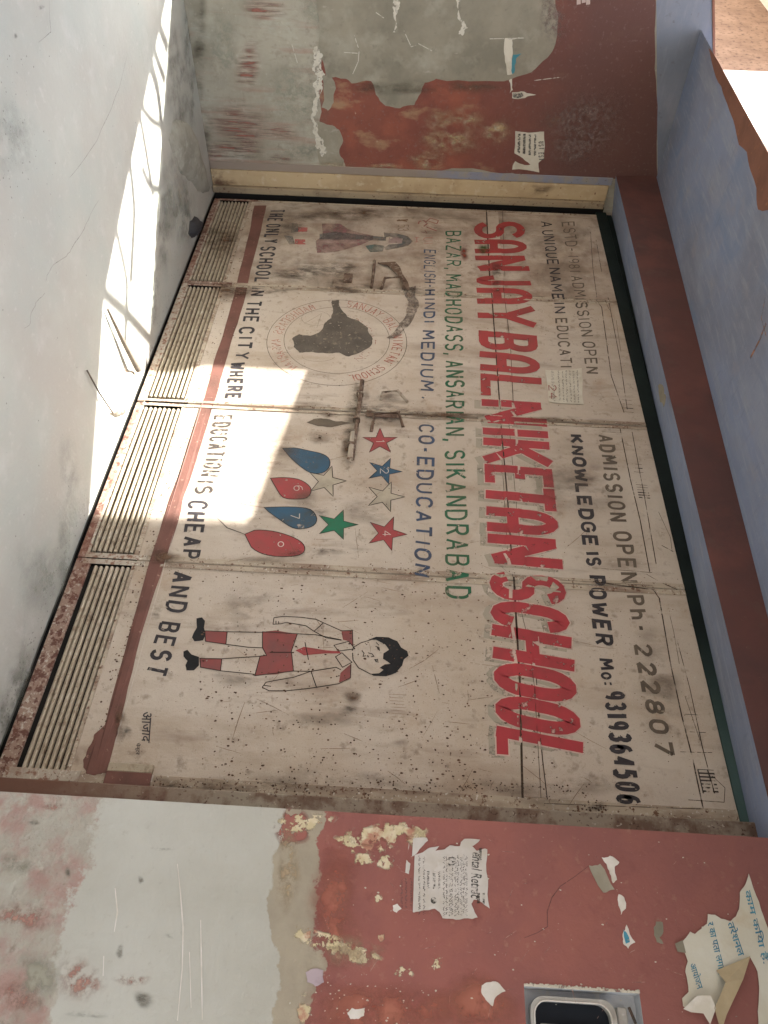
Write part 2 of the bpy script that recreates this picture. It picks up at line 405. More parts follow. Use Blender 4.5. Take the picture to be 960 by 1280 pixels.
fl = build('floor', v, f, m_floor, smooth=True); tag(fl, kind='structure', label='pale cement floor in front of the gate')
m_lane = mat('dusty_lane', (.34, .31, .26), [L((.18, .165, .14), 3, .45, .65)], bump=(20, .4))
gd = build('ground', [(-60, -60, -.03), (60, -60, -.03), (60, 60, -.03), (-60, 60, -.03)], [(0, 1, 2, 3)], m_lane); tag(gd, kind='structure', label='dusty lane ground')

# ---- left wall
m_left = mat('left_wall_plaster_paint', (.385, .36, .295), [
    L((.27, .255, .20), 2.2, .42, .62), L((.45, .45, .385), 4.5, .5, .72, k=.8), L((.20, .175, .14), 22, .58, .72, k=.6, d=9),
    L((.33, .17, .135), 9, .54, .68, st=(1, 2.2, .22), k=.5, d=9), L((.29, .27, .21), 34, .52, .66, st=(1, 1.5, .5), k=.5, d=10), L((.50, .47, .39), 40, .62, .70, k=.6)], rough=.9, bump=(26, .5), bd=.008)
m_lred = mat('left_wall_red_paint', (.225, .078, .055), [
    L((.19, .062, .048), 2.5, .42, .62), L((.32, .105, .065), 4, .5, .7, k=.8), L((.40, .28, .16), 9, .60, .72, k=.55, st=(1, 1, .5)), L((.15, .055, .042), 20, .55, .72, k=.5, d=9),
    L((.52, .42, .30), 30, .68, .73, k=.6), L((.125, .066, .058), 3, .18, .2, bands=((2, 1.55, 2.25, 3, .05),), k=.9), L((.22, .16, .14), 45, .58, .68, k=.4)], rough=.8, bump=(40, .3))
m_bluew = mat('blue_limewash', (.245, .30, .44), [
    L((.21, .235, .31), 1.2, .40, .62), L((.30, .335, .42), 3.5, .5, .72, k=.8, st=(.5, 2.2, 1)), L((.31, .305, .34), 8, .56, .75, k=.6), L((.165, .24, .40), 2, .52, .75, k=.8, dist=1),
    L((.36, .40, .48), 16, .52, .70, k=.45, st=(.35, 3, 1), d=9), L((.17, .20, .27), 20, .58, .72, k=.45, st=(3, .4, 1), d=9), L((.44, .45, .49), 90, .64, .70, k=.4), L((.20, .18, .18), 34, .68, .73, k=.6)], rough=.9, bump=(34, .5), bd=.006)
lw = empty('plastered_wall', (XL, -.7, 0), 'wall left of the gate with peeling red paint over bare grey-green plaster', 'wall')
def topz(y): return 2.92+(y+.97)*.36
mb = MB()
ys = [.10, -.3, -.97, -1.19, -1.25]
for a, b in zip(ys, ys[1:]):
    mb.add([(XL-.24, a, -.03), (XL, a, -.03), (XL, b, -.03), (XL-.24, b, -.03), (XL-.24, a, topz(a)), (XL, a, topz(a)), (XL, b, topz(b)), (XL-.24, b, topz(b))],
           [(1, 2, 6, 5), (0, 4, 7, 3), (4, 5, 6, 7)]+([(2, 3, 7, 6)] if b == ys[-1] else [])+([(0, 1, 5, 4)] if a == ys[0] else []))
mb.build('plaster_core', m_left, lw)
# the red dado and the blue wash are coats of paint on the plaster
RED_L = [(396, -30), (403, 60), (401, 85), (397, 110), (402, 140), (396, 165), (404, 186), (428, 198), (432, 208), (445, 212.5), (540, 214), (640, 216), (776, 224),
         (822, 222), (820, 100), (820, -30)]
patch('red_paint_coat', LEFT, RED_L, m_lred, lw, h=.002, sub=3, ragged=.05, thick=.002, seed=3)
pts = [(819.6, -60), (819.6, 222), (842, 160), (868, 80), (893, 60), (893, -60)]
mb = MB(); a0 = LEFT.at(820, -60); a1 = LEFT.at(822, 222)
mb.add([(XL+.002, a0[0], a0[1]), (XL+.002, a1[0]+.0, a1[1]), (XL+.002, a1[0], topz(a1[0])-.002), (XL+.002, a0[0], topz(a0[0])-.002)], [(0, 1, 2, 3)])
mb.build('blue_paint_coat', mat('grey_blue_limewash', (.20, .23, .29), [L((.24, .255, .30), 3, .45, .65), L((.16, .18, .215), 1.5, .5, .7), L((.27, .29, .34), 18, .54, .7, st=(1, .4, 2.5), k=.5), L((.13, .13, .15), 26, .62, .72, k=.5)], rough=.9, bump=(50, .3)), lw)
mb = MB(); mb.add([(XL-.26, -.93, topz(-.93)), (XL+.012, -.93, topz(-.93)), (XL+.012, -1.25, topz(-1.25)), (XL-.26, -1.25, topz(-1.25)),
        (XL-.26, -.93, topz(-.93)+.012), (XL+.012, -.93, topz(-.93)+.012), (XL+.012, -1.25, topz(-1.25)+.012), (XL-.26, -1.25, topz(-1.25)+.012)],
        [(0, 1, 2, 3), (4, 7, 6, 5), (1, 5, 6, 2), (0, 4, 5, 1), (3, 2, 6, 7), (0, 3, 7, 4)])
m_brown = mat('brown_oxide_paint', (.235, .11, .078), [L((.18, .085, .06), 6, .45, .65), L((.30, .14, .08), 30, .6, .7)], rough=.7, bump=(50, .3))
mb.build('wall_coping', m_brown, lw)
# bare cement patch in the middle of the red
m_cem = mat('bare_cement_patch', (.30, .275, .215), [
    L((.22, .205, .16), 3, .42, .62), L((.37, .35, .285), 6, .52, .72), L((.17, .155, .12), 24, .60, .72, k=.5, d=9), L((.48, .46, .40), 16, .66, .72, k=.6, st=(1, 1, .4))], rough=.92, bump=(30, .5), bd=.006)
patch('cement_patch', LEFT, [(396, -20), (398, 60), (408, 96), (432, 98), (440, 104), (464, 101), (470, 118), (482, 132), (500, 135), (518, 131), (526, 116), (531, 103), (545, 98), (600, 101), (640, 98), (664, 90), (684, 72), (694, 55), (697, 30), (694, 0), (690, -20)],
      m_cem, lw, h=.0042, sub=2, ragged=.08, thick=.003, seed=5)
patch('cement_patch', LEFT, [(398, 152), (412, 156), (424, 162), (429, 176), (424, 190), (430, 200), (428, 207), (400, 206)], m_cem, lw, h=.0042, sub=2, ragged=.12, thick=.002)
patch('cement_patch', LEFT, [(402, 92), (414, 96), (420, 110), (417, 128), (410, 138), (402, 134)], m_cem, lw, h=.0042, sub=2, ragged=.12, thick=.002, seed=8)
m_lime = mat('white_lime_flake', (.60, .57, .49), [L((.45, .42, .35), 20, .5, .7)], rough=.9, bump=(40, .4), alpha=(50, .36, .46))
for q, sd_ in (([(393, 58), (399, 60), (402, 78), (407, 92), (402, 102), (400, 118), (397, 130), (393, 150), (396, 154), (398, 168), (408, 190), (402, 195), (394, 182), (393, 160), (391, 152), (396, 120), (397, 96), (392, 80)], 2),
               ([(574, -8), (577, -8), (580, 26), (585, 34), (578, 44), (573, 42), (577, 30), (573, 12)], 4), ([(492, 0), (500, 2), (497, 12), (494, 40), (491, 40), (492, 18)], 6)):
    patch('lime_flake', LEFT, q, m_lime, lw, h=.0062, sub=3, ragged=.24, thick=.001, seed=sd_)
mb = MB()
for a, b in (((505, 38), (514, 58)), ((514, 58), (523, 54)), ((523, 54), (540, 63)), ((430, 65), (447, 66)), ((443, 44), (449, 62)), ((449, 62), (448, 76)), ((448, 76), (441, 92)), ((365, 55), (372, 78)), ((612, 48), (655, 47)), ((470, 15), (480, 22)), ((668, 100), (700, 96))):
    ribbon(mb, LEFT, [LEFT.at(*a), LEFT.at(*b)], .004, .0063)
mb.build('lime_scratches', m_lime, lw)
# flaky cream bloom near the jamb
f_cream = mat('flaky_cream_paint', (.50, .37, .21), [L((.62, .56, .42), 30, .5, .65), L((.40, .25, .15), 12, .5, .65)], rough=.85, bump=None, alpha=(16, .42, .70, (1, 1, .6)), fall=True)
f_pale = mat('flaky_grey_bloom', (.24, .165, .145), [L((.30, .23, .21), 30, .5, .65)], rough=.85, bump=None, alpha=(34, .42, .66), fall=True)
f_redsm = mat('red_paint_smear', (.32, .14, .11), [L((.26, .11, .09), 30, .5, .65)], rough=.85, bump=None, alpha=(26, .44, .60, (1, 2, .16)), fall=True)
f_gren = mat('grey_green_bloom', (.42, .415, .335), [L((.34, .33, .27), 14, .5, .65)], rough=.9, bump=None, alpha=(12, .38, .70), fall=True)
for (x, y, rx, ry) in ((535, 200, 30, 16), (560, 175, 45, 22), (420, 205, 26, 6), (480, 208, 30, 6), (570, 150, 45, 20), (620, 165, 26, 18)):
    blot('flaky_paint', LEFT, x, y, rx, ry, f_cream, lw, h=.0058)
for (x, y, rx, ry) in ((730, 150, 55, 40), (720, 185, 40, 26), (690, 20, 20, 40)):
    blot('pale_bloom', LEFT, x, y, rx, ry, f_pale, lw, h=.0056)
for (x, y, rx, ry) in ((300, 160, 45, 34), (290, 188, 40, 18), (350, 165, 26, 14), (310, 85, 18, 34), (330, 12, 30, 16), (348, 200, 20, 8)):
    blot('red_smear', LEFT, x, y, rx, ry, f_redsm, lw, h=.0015)
for (x, y, rx, ry) in ((370, 120, 40, 60), (280, 60, 26, 50), (420, 20, 60, 30), (375, 190, 40, 16)):
    blot('pale_bloom', LEFT, x, y, rx, ry, f_gren, lw, h=.0018)
for (x, y, rx, ry) in ((560, 108, 90, 10), (480, 110, 50, 10), (250, 70, 10, 90), (255, 170, 12, 40), (255, 212, 20, 6)):
    blot('grime_stain', LEFT, x, y, rx, ry, dirt('wall_grime', (.10, .085, .06), 10, .35, .7), lw, h=.0054)
# small torn coloured edges of an old sticker, half a painted letter
m_teal = mat('teal_print', (.06, .22, .27), rough=.6, bump=None)
m_ppr = mat('aged_paper', (.62, .585, .49), [L((.50, .46, .37), 9, .45, .65), L((.68, .66, .59), 22, .55, .7, k=.6)], rough=.85, bump=(30, .3))
m_pprw = mat('white_torn_paper', (.74, .71, .67), [L((.60, .57, .50), 12, .45, .65)], rough=.85, bump=(30, .3))
m_ink = mat('printing_ink', (.10, .095, .09), rough=.8, bump=None, alpha=(120, .38, .55))
m_inkb = mat('blue_printing_ink', (.075, .30, .42), [L((.05, .20, .32), 20, .4, .6)], rough=.8, bump=None, alpha=(90, .34, .46))
sk = empty('sticker_remnant', LEFT.w(640, 95, 0), 'narrow torn white and teal sticker strip on the grey cement of the left wall', 'sticker')
patch('torn_strip', LEFT, [(631, 47), (655, 46), (640, 49), (641, 66), (641, 92), (634, 93), (631, 70)], m_ppr, sk, h=.0065, sub=2, ragged=.08)
patch('teal_print', LEFT, [(641, 68), (652, 66), (645, 73), (643, 90), (640, 92), (640, 74)], m_teal, sk, h=.0068, sub=2, ragged=.1)
patch('torn_strip', LEFT, [(636, 100), (640, 98), (641, 112), (637, 116)], m_ppr, sk, h=.0065, sub=2, ragged=.15)
patch('torn_strip', LEFT, [(640, 115), (655, 114), (670, 118), (656, 122), (640, 122)], m_ppr, sk, h=.0065, sub=2, ragged=.1, seed=9)
patch('teal_print', LEFT, [(641, 116), (652, 115), (655, 119), (650, 122), (641, 121)], m_ink, sk, h=.0069, sub=1, ragged=.1)
m_ltr = mat('pale_pink_letter_paint', (.50, .40, .36), [L((.3, .2, .17), 60, .55, .65)], rough=.8, bump=None)
mb = MB(); text_on(mb, LEFT, 'E', (721, -9), (721, 8), (738, 8), (738, -9), .022, .0052, gap=.2); mb.build('painted_letter', m_ltr, lw)
# notice on left wall
def scribble(mb, pl, q, rows, wd, h, dens=.7, seed=1, lo=.03, hi=.97):
    f_ = quadmap(pl, q); rnd = random.Random(seed)
    for t, hh in rows:
        s_ = lo+rnd.uniform(0, .04)
        while s_ < hi:
            e = min(hi, s_+rnd.uniform(.03, .10))
            # short words of up-and-down strokes
            k = max(3, int((e-s_)/.012)); P_ = [f_(s_+(e-s_)*i/k, t+(hh*(.15 if i % 2 else .85) if rnd.random() < dens else hh*.5)) for i in range(k+1)]
            ribbon(mb, pl, P_, wd, h); s_ = e+rnd.uniform(.015, .04)
nt1 = empty('paper_notice', LEFT.w(641, 188, 0), 'small torn paper notice pasted on the dark red wall left of the gate', 'notice')
patch('notice_sheet', LEFT, [(644, 163.5), (660, 165.5), (680, 164), (681, 182), (680, 197), (673, 203), (674, 215), (640, 211.5), (641, 206), (644, 201), (656, 206), (663, 205.5), (656, 200), (643, 191), (644, 178)], m_ppr, nt1, h=.0055, sub=2, ragged=.05)
mb = MB(); scribble(mb, LEFT, ((644, 166), (643, 190), (680, 197), (680, 166)), [(.08, .12), (.26, .12), (.46, .10), (.64, .10)], .005, .0061, seed=3)
text_on(mb, LEFT, 'UST EST', (673, 176), (673, 200), (680, 200), (680, 176), .006, .0061)
mb.build('print_lines', m_ink, nt1)['kind'] = 'stuff'

# tall pillar and yard walls added out of view to cut the sunlight
m_dull = mat('weathered_yard_plaster', (.62, .59, .53), [L((.5, .47, .42), 2, .42, .65)], bump=(20, .4))  # kept pale so the added walls bounce light onto the gate
mb = MB(); mb.box((XL-.24, -1.34, -.03), (XL-.001, -1.252, 5.2)); o = mb.build('sun_block_pillar', m_dull, loc=(XL-.12, -1.33, 0)); tag(o, 'unseen tall pillar added past the left wall to cut the sun', 'pillar')
def sunback(p, s_): return Vector(p)-SUN*s_*SUNK
FA = lambda px, py: FLOOR.w(px, py)
# unseen wall added across the yard, its top edge shaped to shade the floor
s_ = 2.6
A0 = sunback(FA(208, 0), s_); A1 = sunback(FA(125, 400), s_); dA = (A1-A0); A00 = A0-dA*1.6; A11 = A1+dA*.25
mb = MB(); nb = Vector((dA.y, -dA.x, 0)).normalized()*.2
V_ = [A00, A11, A11+nb, A00+nb]; lo = [Vector((p.x, p.y, -.03)) for p in V_]
mb.add(lo+V_, [(0, 1, 5, 4), (1, 2, 6, 5), (2, 3, 7, 6), (3, 0, 4, 7), (4, 5, 6, 7)])
o = mb.build('sun_block_wall', m_dull, loc=(A0.x, A0.y, 0)); tag(o, 'unseen low wall added across the yard to shade the floor', 'wall')
s2 = 3.6; B0 = sunback(Vector((2.68, 0, 0)), s2); B0.z = 0; B1 = Vector((8.5, -4.6, 0)); dB = B1-B0; nb = Vector((dB.y, -dB.x, 0)).normalized()*.3  # tall wall added behind the viewer to shade the gate's right side
mb = MB(); V_ = [B0, B1, B1+nb, B0+nb]
mb.add([Vector((p.x, p.y, -.03)) for p in V_]+[Vector((p.x, p.y, 6.6)) for p in V_], [(0, 1, 5, 4), (1, 2, 6, 5), (2, 3, 7, 6), (3, 0, 4, 7), (4, 5, 6, 7)])
o = mb.build('sun_block_tall_wall', m_dull, loc=(3, -3.5, 0)); tag(o, 'tall plain wall added behind the viewer to block sun and bounce light', 'wall')
gr = empty('iron_grille', (A0.x, A0.y, 0), 'iron bars above the yard wall that streak the sunlight on the floor', 'grille')
m_iron = mat('dark_iron', (.07, .055, .045), [L((.15, .08, .05), 30, .5, .65)], rough=.7, bump=(60, .4))
for (a, c_, b, wd) in (((192, -26), (196, 20), (207, 52), .014), ((182, 6), (193, 60), (204, 92), .011), ((186, 70), (198, 110), (206, 176), .015), ((166, 118), (178, 150), (190, 222), .009), ((176, 128), (192, 150), (212, 160), .008), ((164, 196), (170, 260), (166, 330), .010), ((150, 300), (160, 350), (158, 410), .009), ((138, 372), (160, 392), (194, 430), .012), ((182, 214), (190, 232), (204, 236), .008)):
    p, m_, q = [sunback(FA(*k), 2.75) for k in (a, c_, b)]
    mb = MB(); mb.tube([p-(m_-p)*.3, p, p.lerp(m_, .5)+(m_-q)*.04, m_, m_.lerp(q, .5)+(m_-p)*.04, q, q+(q-m_)*.3], wd*2.3, 6); mb.build('grille_bar', m_iron, gr)

# ---- house front above: sunlit plaster seen past the canopy's edge
B = NB('sunlit_house_plaster'); c = B.mix(B.rng(B.noise(5, detail=9), .40, .66), (.20, .118, .080), (.27, .17, .12)); c = B.mix(B.rng(B.noise(22, detail=8), .52, .68), c, (.085, .045, .03))
m1 = B.math('MULTIPLY', B.band(0, -2.80, -2.79, 8, .004), B.math('SUBTRACT', 1.0, B.band(0, -1.80, -1.45, 3, .03)))
c = B.mix(m1, c, (.78, .75, .70)); B.l(c, B.b.inputs['Base Color']); B.b.inputs['Roughness'].default_value = .9
bn = B.n('ShaderNodeBump'); bn.inputs['Strength'].default_value = .6; bn.inputs['Distance'].default_value = .01; B.l(B.noise(18, detail=9), bn.inputs['Height']); B.l(bn.outputs[0], B.b.inputs['Normal']); B.l(B.b.outputs[0], B.out.inputs[0])
mb = MB(); mb.box((-9, .12, -.03), (-.31, .4, 7)); mb.box((-.302, .12, 2.95), (9, .4, 7))
o = mb.build('house_front', B.m, loc=(0, .3, 0)); tag(o, 'sunlit peach and white plaster house front above the canopy', 'building')

mb = MB(); mb.box((-8.5, -1.5, 4.80), (-2.86, .119, 4.95)); o = mb.build('upper_sky_blocker', m_dull, loc=(-5, -.7, 4.8)); tag(o, 'plain balcony slab added out of view to keep skylight off the peach plaster', 'blocker')  # unseen slab added to cut the skylight on the plaster below
# ---- canopy slab with blue underside
sl = empty('canopy_slab', (2, -.5, 2.8), 'concrete canopy over the gate, blue underside with ragged brown edge', 'canopy')
E0 = Vector(CEIL.at(893, 68)); E1 = Vector(CEIL.at(960, 190)); de = (E1-E0); ed = lambda a: E0+de*((a-E0.x)/de.x)
xs = [XL+.003, 1, 2, 3, 4, 5, 6.5]; mb = MB()
for a, b in zip(xs, xs[1:]):
    ya, yb = ed(a).y, ed(b).y
    P_ = [CEIL.p3(a, .12), CEIL.p3(b, .12), CEIL.p3(b, yb), CEIL.p3(a, ya), CEIL.p3(a, .12, -.11), CEIL.p3(b, .12, -.11), CEIL.p3(b, yb+.14, -.11), CEIL.p3(a, ya+.14, -.11)]
    mb.add(P_, [(0, 1, 2, 3), (4, 7, 6, 5), (3, 2, 6, 7)])
mb.build('slab', m_bluew, sl)
brn = [(886, 60), (893, 68)]+[(893+67*k, 68+122*k) for k in (.2, .4, .6, .8, 1)]+[(985, 236), (985, 290), (962, 262), (953, 264), (948, 262), (946, 250), (946, 235), (940, 217), (937, 208), (934, 190), (924, 181), (921, 168), (917, 150), (912, 138), (907, 124), (902, 108), (895, 96), (890, 78)]
mb = MB(); poly_on(mb, CEIL, [p for p in brn], .0015, 1, .03, .001); mb.build('brown_edge_paint', m_brown, sl)
mb = MB()
for q in (((938, 448), (950, 425), (958, 404)), ((957, 372), (952, 398), (958, 420))): ribbon(mb, CEIL, [CEIL.at(*p) for p in q], .014 if q[0][0] == 938 else .004, .001)
mb.build('paint_drip', mat('orange_drip', (.42, .2, .12), rough=.8, bump=None, alpha=(30, .35, .6)), sl)

# ---- lintel over the gate
lt = empty('lintel_beam', (1.95, YLT, 2.55), 'dark red lintel beam over the gate with blue underside', 'beam')
def lz(x): return 2.572-.0205*x     # bottom edge
def uz(x): return CEIL.p3(x, 0).z
m_lint = mat('lintel_red_paint', (.135, .060, .054), [L((.10, .052, .050), 2, .42, .62), L((.165, .070, .060), 4, .5, .7), L((.13, .085, .07), 12, .58, .75, k=.6), L((.25, .14, .11), 70, .66, .72, k=.5)], rough=.75, bump=(30, .3))
xs = [XL+.003, .8, 1.6, 2.4, 3.2, 4.0, 5.0, 6.0]; mb = MB(); mb2 = MB()
for a, b in zip(xs, xs[1:]):
    mb.add([(a, YLT, lz(a)), (b, YLT, lz(b)), (b, YLT, uz(b)-.001), (a, YLT, uz(a)-.001)], [(0, 1, 2, 3)])
    mb2.add([(a, .12, lz(a)+.055), (b, .12, lz(b)+.055), (b, YLT+.0005, lz(b)), (a, YLT+.0005, lz(a))], [(0, 1, 2, 3)])
mb.build('beam_face', m_lint, lt); mb2.build('beam_underside', m_bluew, lt)
patch('plaster_chip', Plane((0, 0, lz(2)-.001), (1, 0, -.0205), (0, 1, 0), (-.0205, 0, -1)), [(823, 482), (830, 484), (833, 496), (830, 509), (826, 503), (824, 492)], m_cem, lt, h=.002, sub=2, ragged=.15)

# ---- right wall
B = NB('right_wall_plaster_paint')
# local z is the height; local x starts at the wall's left edge
g = (.40, .395, .35)
c = B.mix(B.rng(B.noise(2.5), .4, .65), (.52, .52, .475), (.46, .455, .405))
c = B.mix(B.math('MULTIPLY', B.rng(B.noise(45, detail=9), .60, .70), .35), c, (.36, .34, .30))
low = B.mix(B.rng(B.noise(7, detail=9, off=4), .44, .58), (.42, .39, .335), (.40, .275, .24))
low = B.mix(B.math('MULTIPLY', B.rng(B.noise(16, detail=9, off=2), .50, .64), .8), low, (.46, .45, .39))
low = B.mix(B.math('MULTIPLY', B.rng(B.noise(5, detail=9, off=7), .58, .68), .7), low, (.30, .295, .24))
low = B.mix(B.math('MULTIPLY', B.rng(B.noise(30, detail=9, off=11), .60, .70), .7), low, (.20, .17, .13))
zz = B.math('ADD', B.axis(2), B.math('MULTIPLY', B.axis(0), -.05))
nzl = B.math('MULTIPLY', B.math('SUBTRACT', B.noise(7, detail=9, rough=.7, off=3), .5), .30)
f1 = B.rng(B.math('ADD', zz, nzl), .462, .478)
c = B.mix(f1, low, c)
nz2 = B.math('MULTIPLY', B.math('SUBTRACT', B.noise(4, detail=9, rough=.6, off=6), .5), .26)
f2 = B.rng(B.math('ADD', zz, nz2), 1.035, 1.042)
taupe = B.mix(B.rng(B.noise(9), .4, .65), (.40, .355, .275), (.34, .30, .235))
c = B.mix(f2, c, taupe)
red = B.mix(B.rng(B.noise(2.2, off=8), .4, .62), (.325, .125, .108), (.265, .108, .098))
red = B.mix(B.math('MULTIPLY', B.rng(B.noise(5, off=12), .5, .72), .7), red, (.37, .145, .115))
red = B.mix(B.math('MULTIPLY', B.rng(B.noise(38, detail=9, off=13), .60, .70), .35), red, (.46, .27, .20))
red = B.mix(B.math('MULTIPLY', B.rng(B.noise(90, detail=6, off=15), .685, .70), .6), red, (.62, .53, .42))
red = B.mix(B.math('MULTIPLY', B.rng(B.noise(14, detail=9, off=17), .58, .72), .5), red, (.20, .07, .062))
nz3 = B.math('MULTIPLY', B.math('SUBTRACT', B.noise(8, detail=9, rough=.7, off=16), .5), .24)
f3 = B.rng(B.math('ADD', zz, nz3), 1.142, 1.150)
c = B.mix(f3, c, red)
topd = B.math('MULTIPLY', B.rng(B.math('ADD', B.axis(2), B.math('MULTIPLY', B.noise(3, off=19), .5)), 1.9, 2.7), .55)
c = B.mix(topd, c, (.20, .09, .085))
B.l(c, B.b.inputs['Base Color']); B.b.inputs['Roughness'].default_value = .82; B.b.inputs['Specular IOR Level'].default_value = .3
bn = B.n('ShaderNodeBump'); bn.inputs['Distance'].default_value = .014
B.l(B.rng(f1, 0, 1, 1.0, .35), bn.inputs['Strength'])
B.l(B.math('ADD', B.math('ADD', B.noise(22, detail=9), B.math('MULTIPLY', B.noise(5, off=2), 1.2)), B.math('MULTIPLY', f3, .25)), bn.inputs['Height']); B.l(bn.outputs[0], B.b.inputs['Normal'])
B.l(B.b.outputs[0], B.out.inputs[0]); m_right = B.m
xw = RIGHT.at(500, 1018)[0]
WXL = lambda z: 3.934
# the wall has a recess for the switch box: outline of the hole
H0 = RIGHT.at(655, 1233.5); H1 = RIGHT.at(799, 1240)
hx0, hz0, hz1 = (H0[0]+H1[0])/2, H0[1]+.0, H1[1]; hx1 = hx0+.26
rw = empty('red_wall', (3.93, YR, 0), 'wall right of the gate, red paint above bare pale plaster', 'wall')
mb = MB(); X0, X1, Z1 = 3.932, 6.2, uz(5)
zq = [-.03, hz0, hz1, Z1]; xq = [X0, hx0, hx1, X1]
for i in range(3):
    for j in range(3):
        if i == 1 and j == 1: continue
        mb.add([(xq[i], YR, zq[j]), (xq[i+1], YR, zq[j]), (xq[i+1], YR, zq[j+1]), (xq[i], YR, zq[j+1])], [(0, 1, 2, 3)])
mb.add([(X0, YR, -.03), (X0, .12, -.03), (X0, .12, Z1), (X0, YR, Z1)], [(0, 1, 2, 3)])
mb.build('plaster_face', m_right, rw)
m_recess = mat('whitewashed_recess', (.55, .57, .60), [L((.42, .45, .50), 9, .45, .65), L((.66, .62, .52), 14, .55, .7)], rough=.9, bump=(25, .4))
mb = MB(); dd = .055
mb.add([(hx0, YR, hz0), (hx1, YR, hz0), (hx1, YR, hz1), (hx0, YR, hz1), (hx0, YR+dd, hz0), (hx1, YR+dd, hz0), (hx1, YR+dd, hz1), (hx0, YR+dd, hz1)],
       [(0, 4, 5, 1), (1, 5, 6, 2), (2, 6, 7, 3), (3, 7, 4, 0), (4, 7, 6, 5)])
mb.build('recess', m_recess, rw)
mbb = MB(); rg = random.Random(4)
N_ = 60                          # crumbly plaster lip round the recess
for i in range(N_):
    t = i/N_; z = hz0+(hz1-hz0)*t
    mbb.bbox((hx0-.004-rg.random()*.004, YR-.002-rg.random()*.002, z), (hx0+.001, YR+.004, z+(hz1-hz0)/N_*1.2), .001)
mbb.build('crumbly_edge', m_lime, rw)
# switch box inside the recess
sb = empty('switch_box', ((hx0+hx1)/2, YR+.05, hz0), 'metal switch box with rounded cut-out cover set into the right wall', 'switch box')
m_gal = mat('dull_white_metal', (.46, .46, .44), [L((.33, .31, .28), 12, .5, .7), L((.6, .6, .58), 40, .6, .7)], rough=.45, metal=.2, bump=(40, .15))
def rrect(x0, z0, x1, z1, r, n=6):
    o_ = []
    for (cx, cz, a) in ((x1-r, z1-r, 0), (x0+r, z1-r, 90), (x0+r, z0+r, 180), (x1-r, z0+r, 270)):
        o_ += [(cx+r*math.cos(math.radians(a+90*i/n)), cz+r*math.sin(math.radians(a+90*i/n))) for i in range(n+1)]
    return o_
bx0 = hx0+.018; bz0 = hz0+.022; bz1 = hz1-.075; bx1 = bx0+.16
inn = rrect(bx0+.010, bz0+.004, bx1+.008, bz1-.002, .034); out = rrect(bx0, bz0-.006, bx1+.02, bz1+.012, .036)
n = len(inn); yf = YR+.016
v = [(a, yf, b) for a, b in out]+[(a, yf, b) for a, b in inn]+[(a, yf+.03, b) for a, b in out]+[(a, yf+.03, b) for a, b in inn]
f = []
for i in range(n):
    j = (i+1) % n; f += [(i, j, n+j, n+i), (i, 2*n+i, 2*n+j, j), (n+i, n+j, 3*n+j, 3*n+i)]
build('cover_ring', v, f, m_gal, sb)
mb = MB(); mb.add([(a, yf+.0305, b) for a, b in inn], [tuple(range(n))]); mb.build('dark_cavity', mat('navy_dark_cavity', (.012, .016, .024), rough=.8, bump=None), sb)
mb = MB(); mb.tube([(a, yf-.001, b) for a, b in inn+inn[:1]], .0022, 6); mb.build('wire_rim', m_pprw, sb, smooth=True)
mb = MB(); mb.bbox((bx0+.06, yf+.012, bz0+.02), (bx0+.085, yf+.028, bz1-.02), .003); mb.build('terminal_strip', m_gal, sb)
mb = MB(); mb.bbox((hx0+.03, YR+.03, bz1+.018), (hx0+.15, YR+.053, bz1+.045), .003); mb.build('junction_block', m_gal, sb)
mb = MB(); mb.tube([(hx0+.03, YR+.028, bz1+.05), (hx0+.07, YR+.020, bz1+.062), (hx0+.12, YR+.028, bz1+.05), (hx0+.2, YR+.03, bz1+.055)], .004, 6); mb.build('wire', m_iron, sb, smooth=True)

# patches of paint, flakes and scraps on the right wall
f_cr2 = mat('flaky_cream_ground', (.60, .52, .33), [L((.70, .62, .46), 26, .45, .6), L((.46, .24, .17), 14, .54, .62)], rough=.85, bump=None, alpha=(30, .44, .53), fall='add')
for (x, y, rx, ry, r_) in ((478, 1044, 52, 16, 0), (455, 1052, 44, 18, 0), (500, 1038, 38, 12, 0), (380, 1028, 40, 13, 0), (478, 1076, 16, 12, 0), (520, 1045, 18, 14, 0), (455, 1074, 16, 8, 0), (394, 1172, 36, 14, .2), (425, 1186, 52, 12, .25), (450, 1196, 34, 10, .2), (380, 1262, 12, 20, 0), (474, 1172, 9, 6, 0), (472, 1122, 10, 7, 0), (545, 1205, 8, 12, 0), (505, 1215, 12, 9, 0)):
    blot('flaky_paint', RIGHT, x, y, rx, ry, f_cr2, rw, h=.0012+.0001*(x % 5), rot=r_)
f_tan = mat('tan_ground', (.42, .33, .22), [L((.50, .40, .26), 20, .45, .6)], rough=.85, bump=None, alpha=(26, .40, .60), fall=True)
blot('tan_patch', RIGHT, 440, 1190, 46, 20, f_tan, rw, h=.0010)
blot('tan_patch', RIGHT, 360, 1085, 18, 60, f_tan, rw, h=.0010)
f_or = mat('orange_red_wash', (.41, .155, .11), [L((.35, .12, .09), 10, .45, .6)], rough=.85, bump=None, alpha=(10, .30, .55), fall=True)
blot('red_patch', RIGHT, 366, 1034, 26, 24, mat('red_edge_wash', (.33, .13, .11), rough=.85, bump=None, alpha=(26, .38, .5), fall='add'), rw, h=.0009)
for (x, y, rx, ry) in ((480, 1262, 110, 45), (600, 1255, 60, 40), (420, 1130, 40, 80)): blot('orange_wash', RIGHT, x, y, rx, ry, f_or, rw, h=.0006)
f_grr = mat('pale_smooth_wash', (.55, .56, .52), rough=.9, bump=None, alpha=(8, .3, .6), fall=True)
f_pinkc = mat('salmon_flake', (.40, .22, .18), [L((.48, .30, .24), 30, .5, .65)], rough=.9, bump=None, alpha=(34, .42, .60), fall=True)
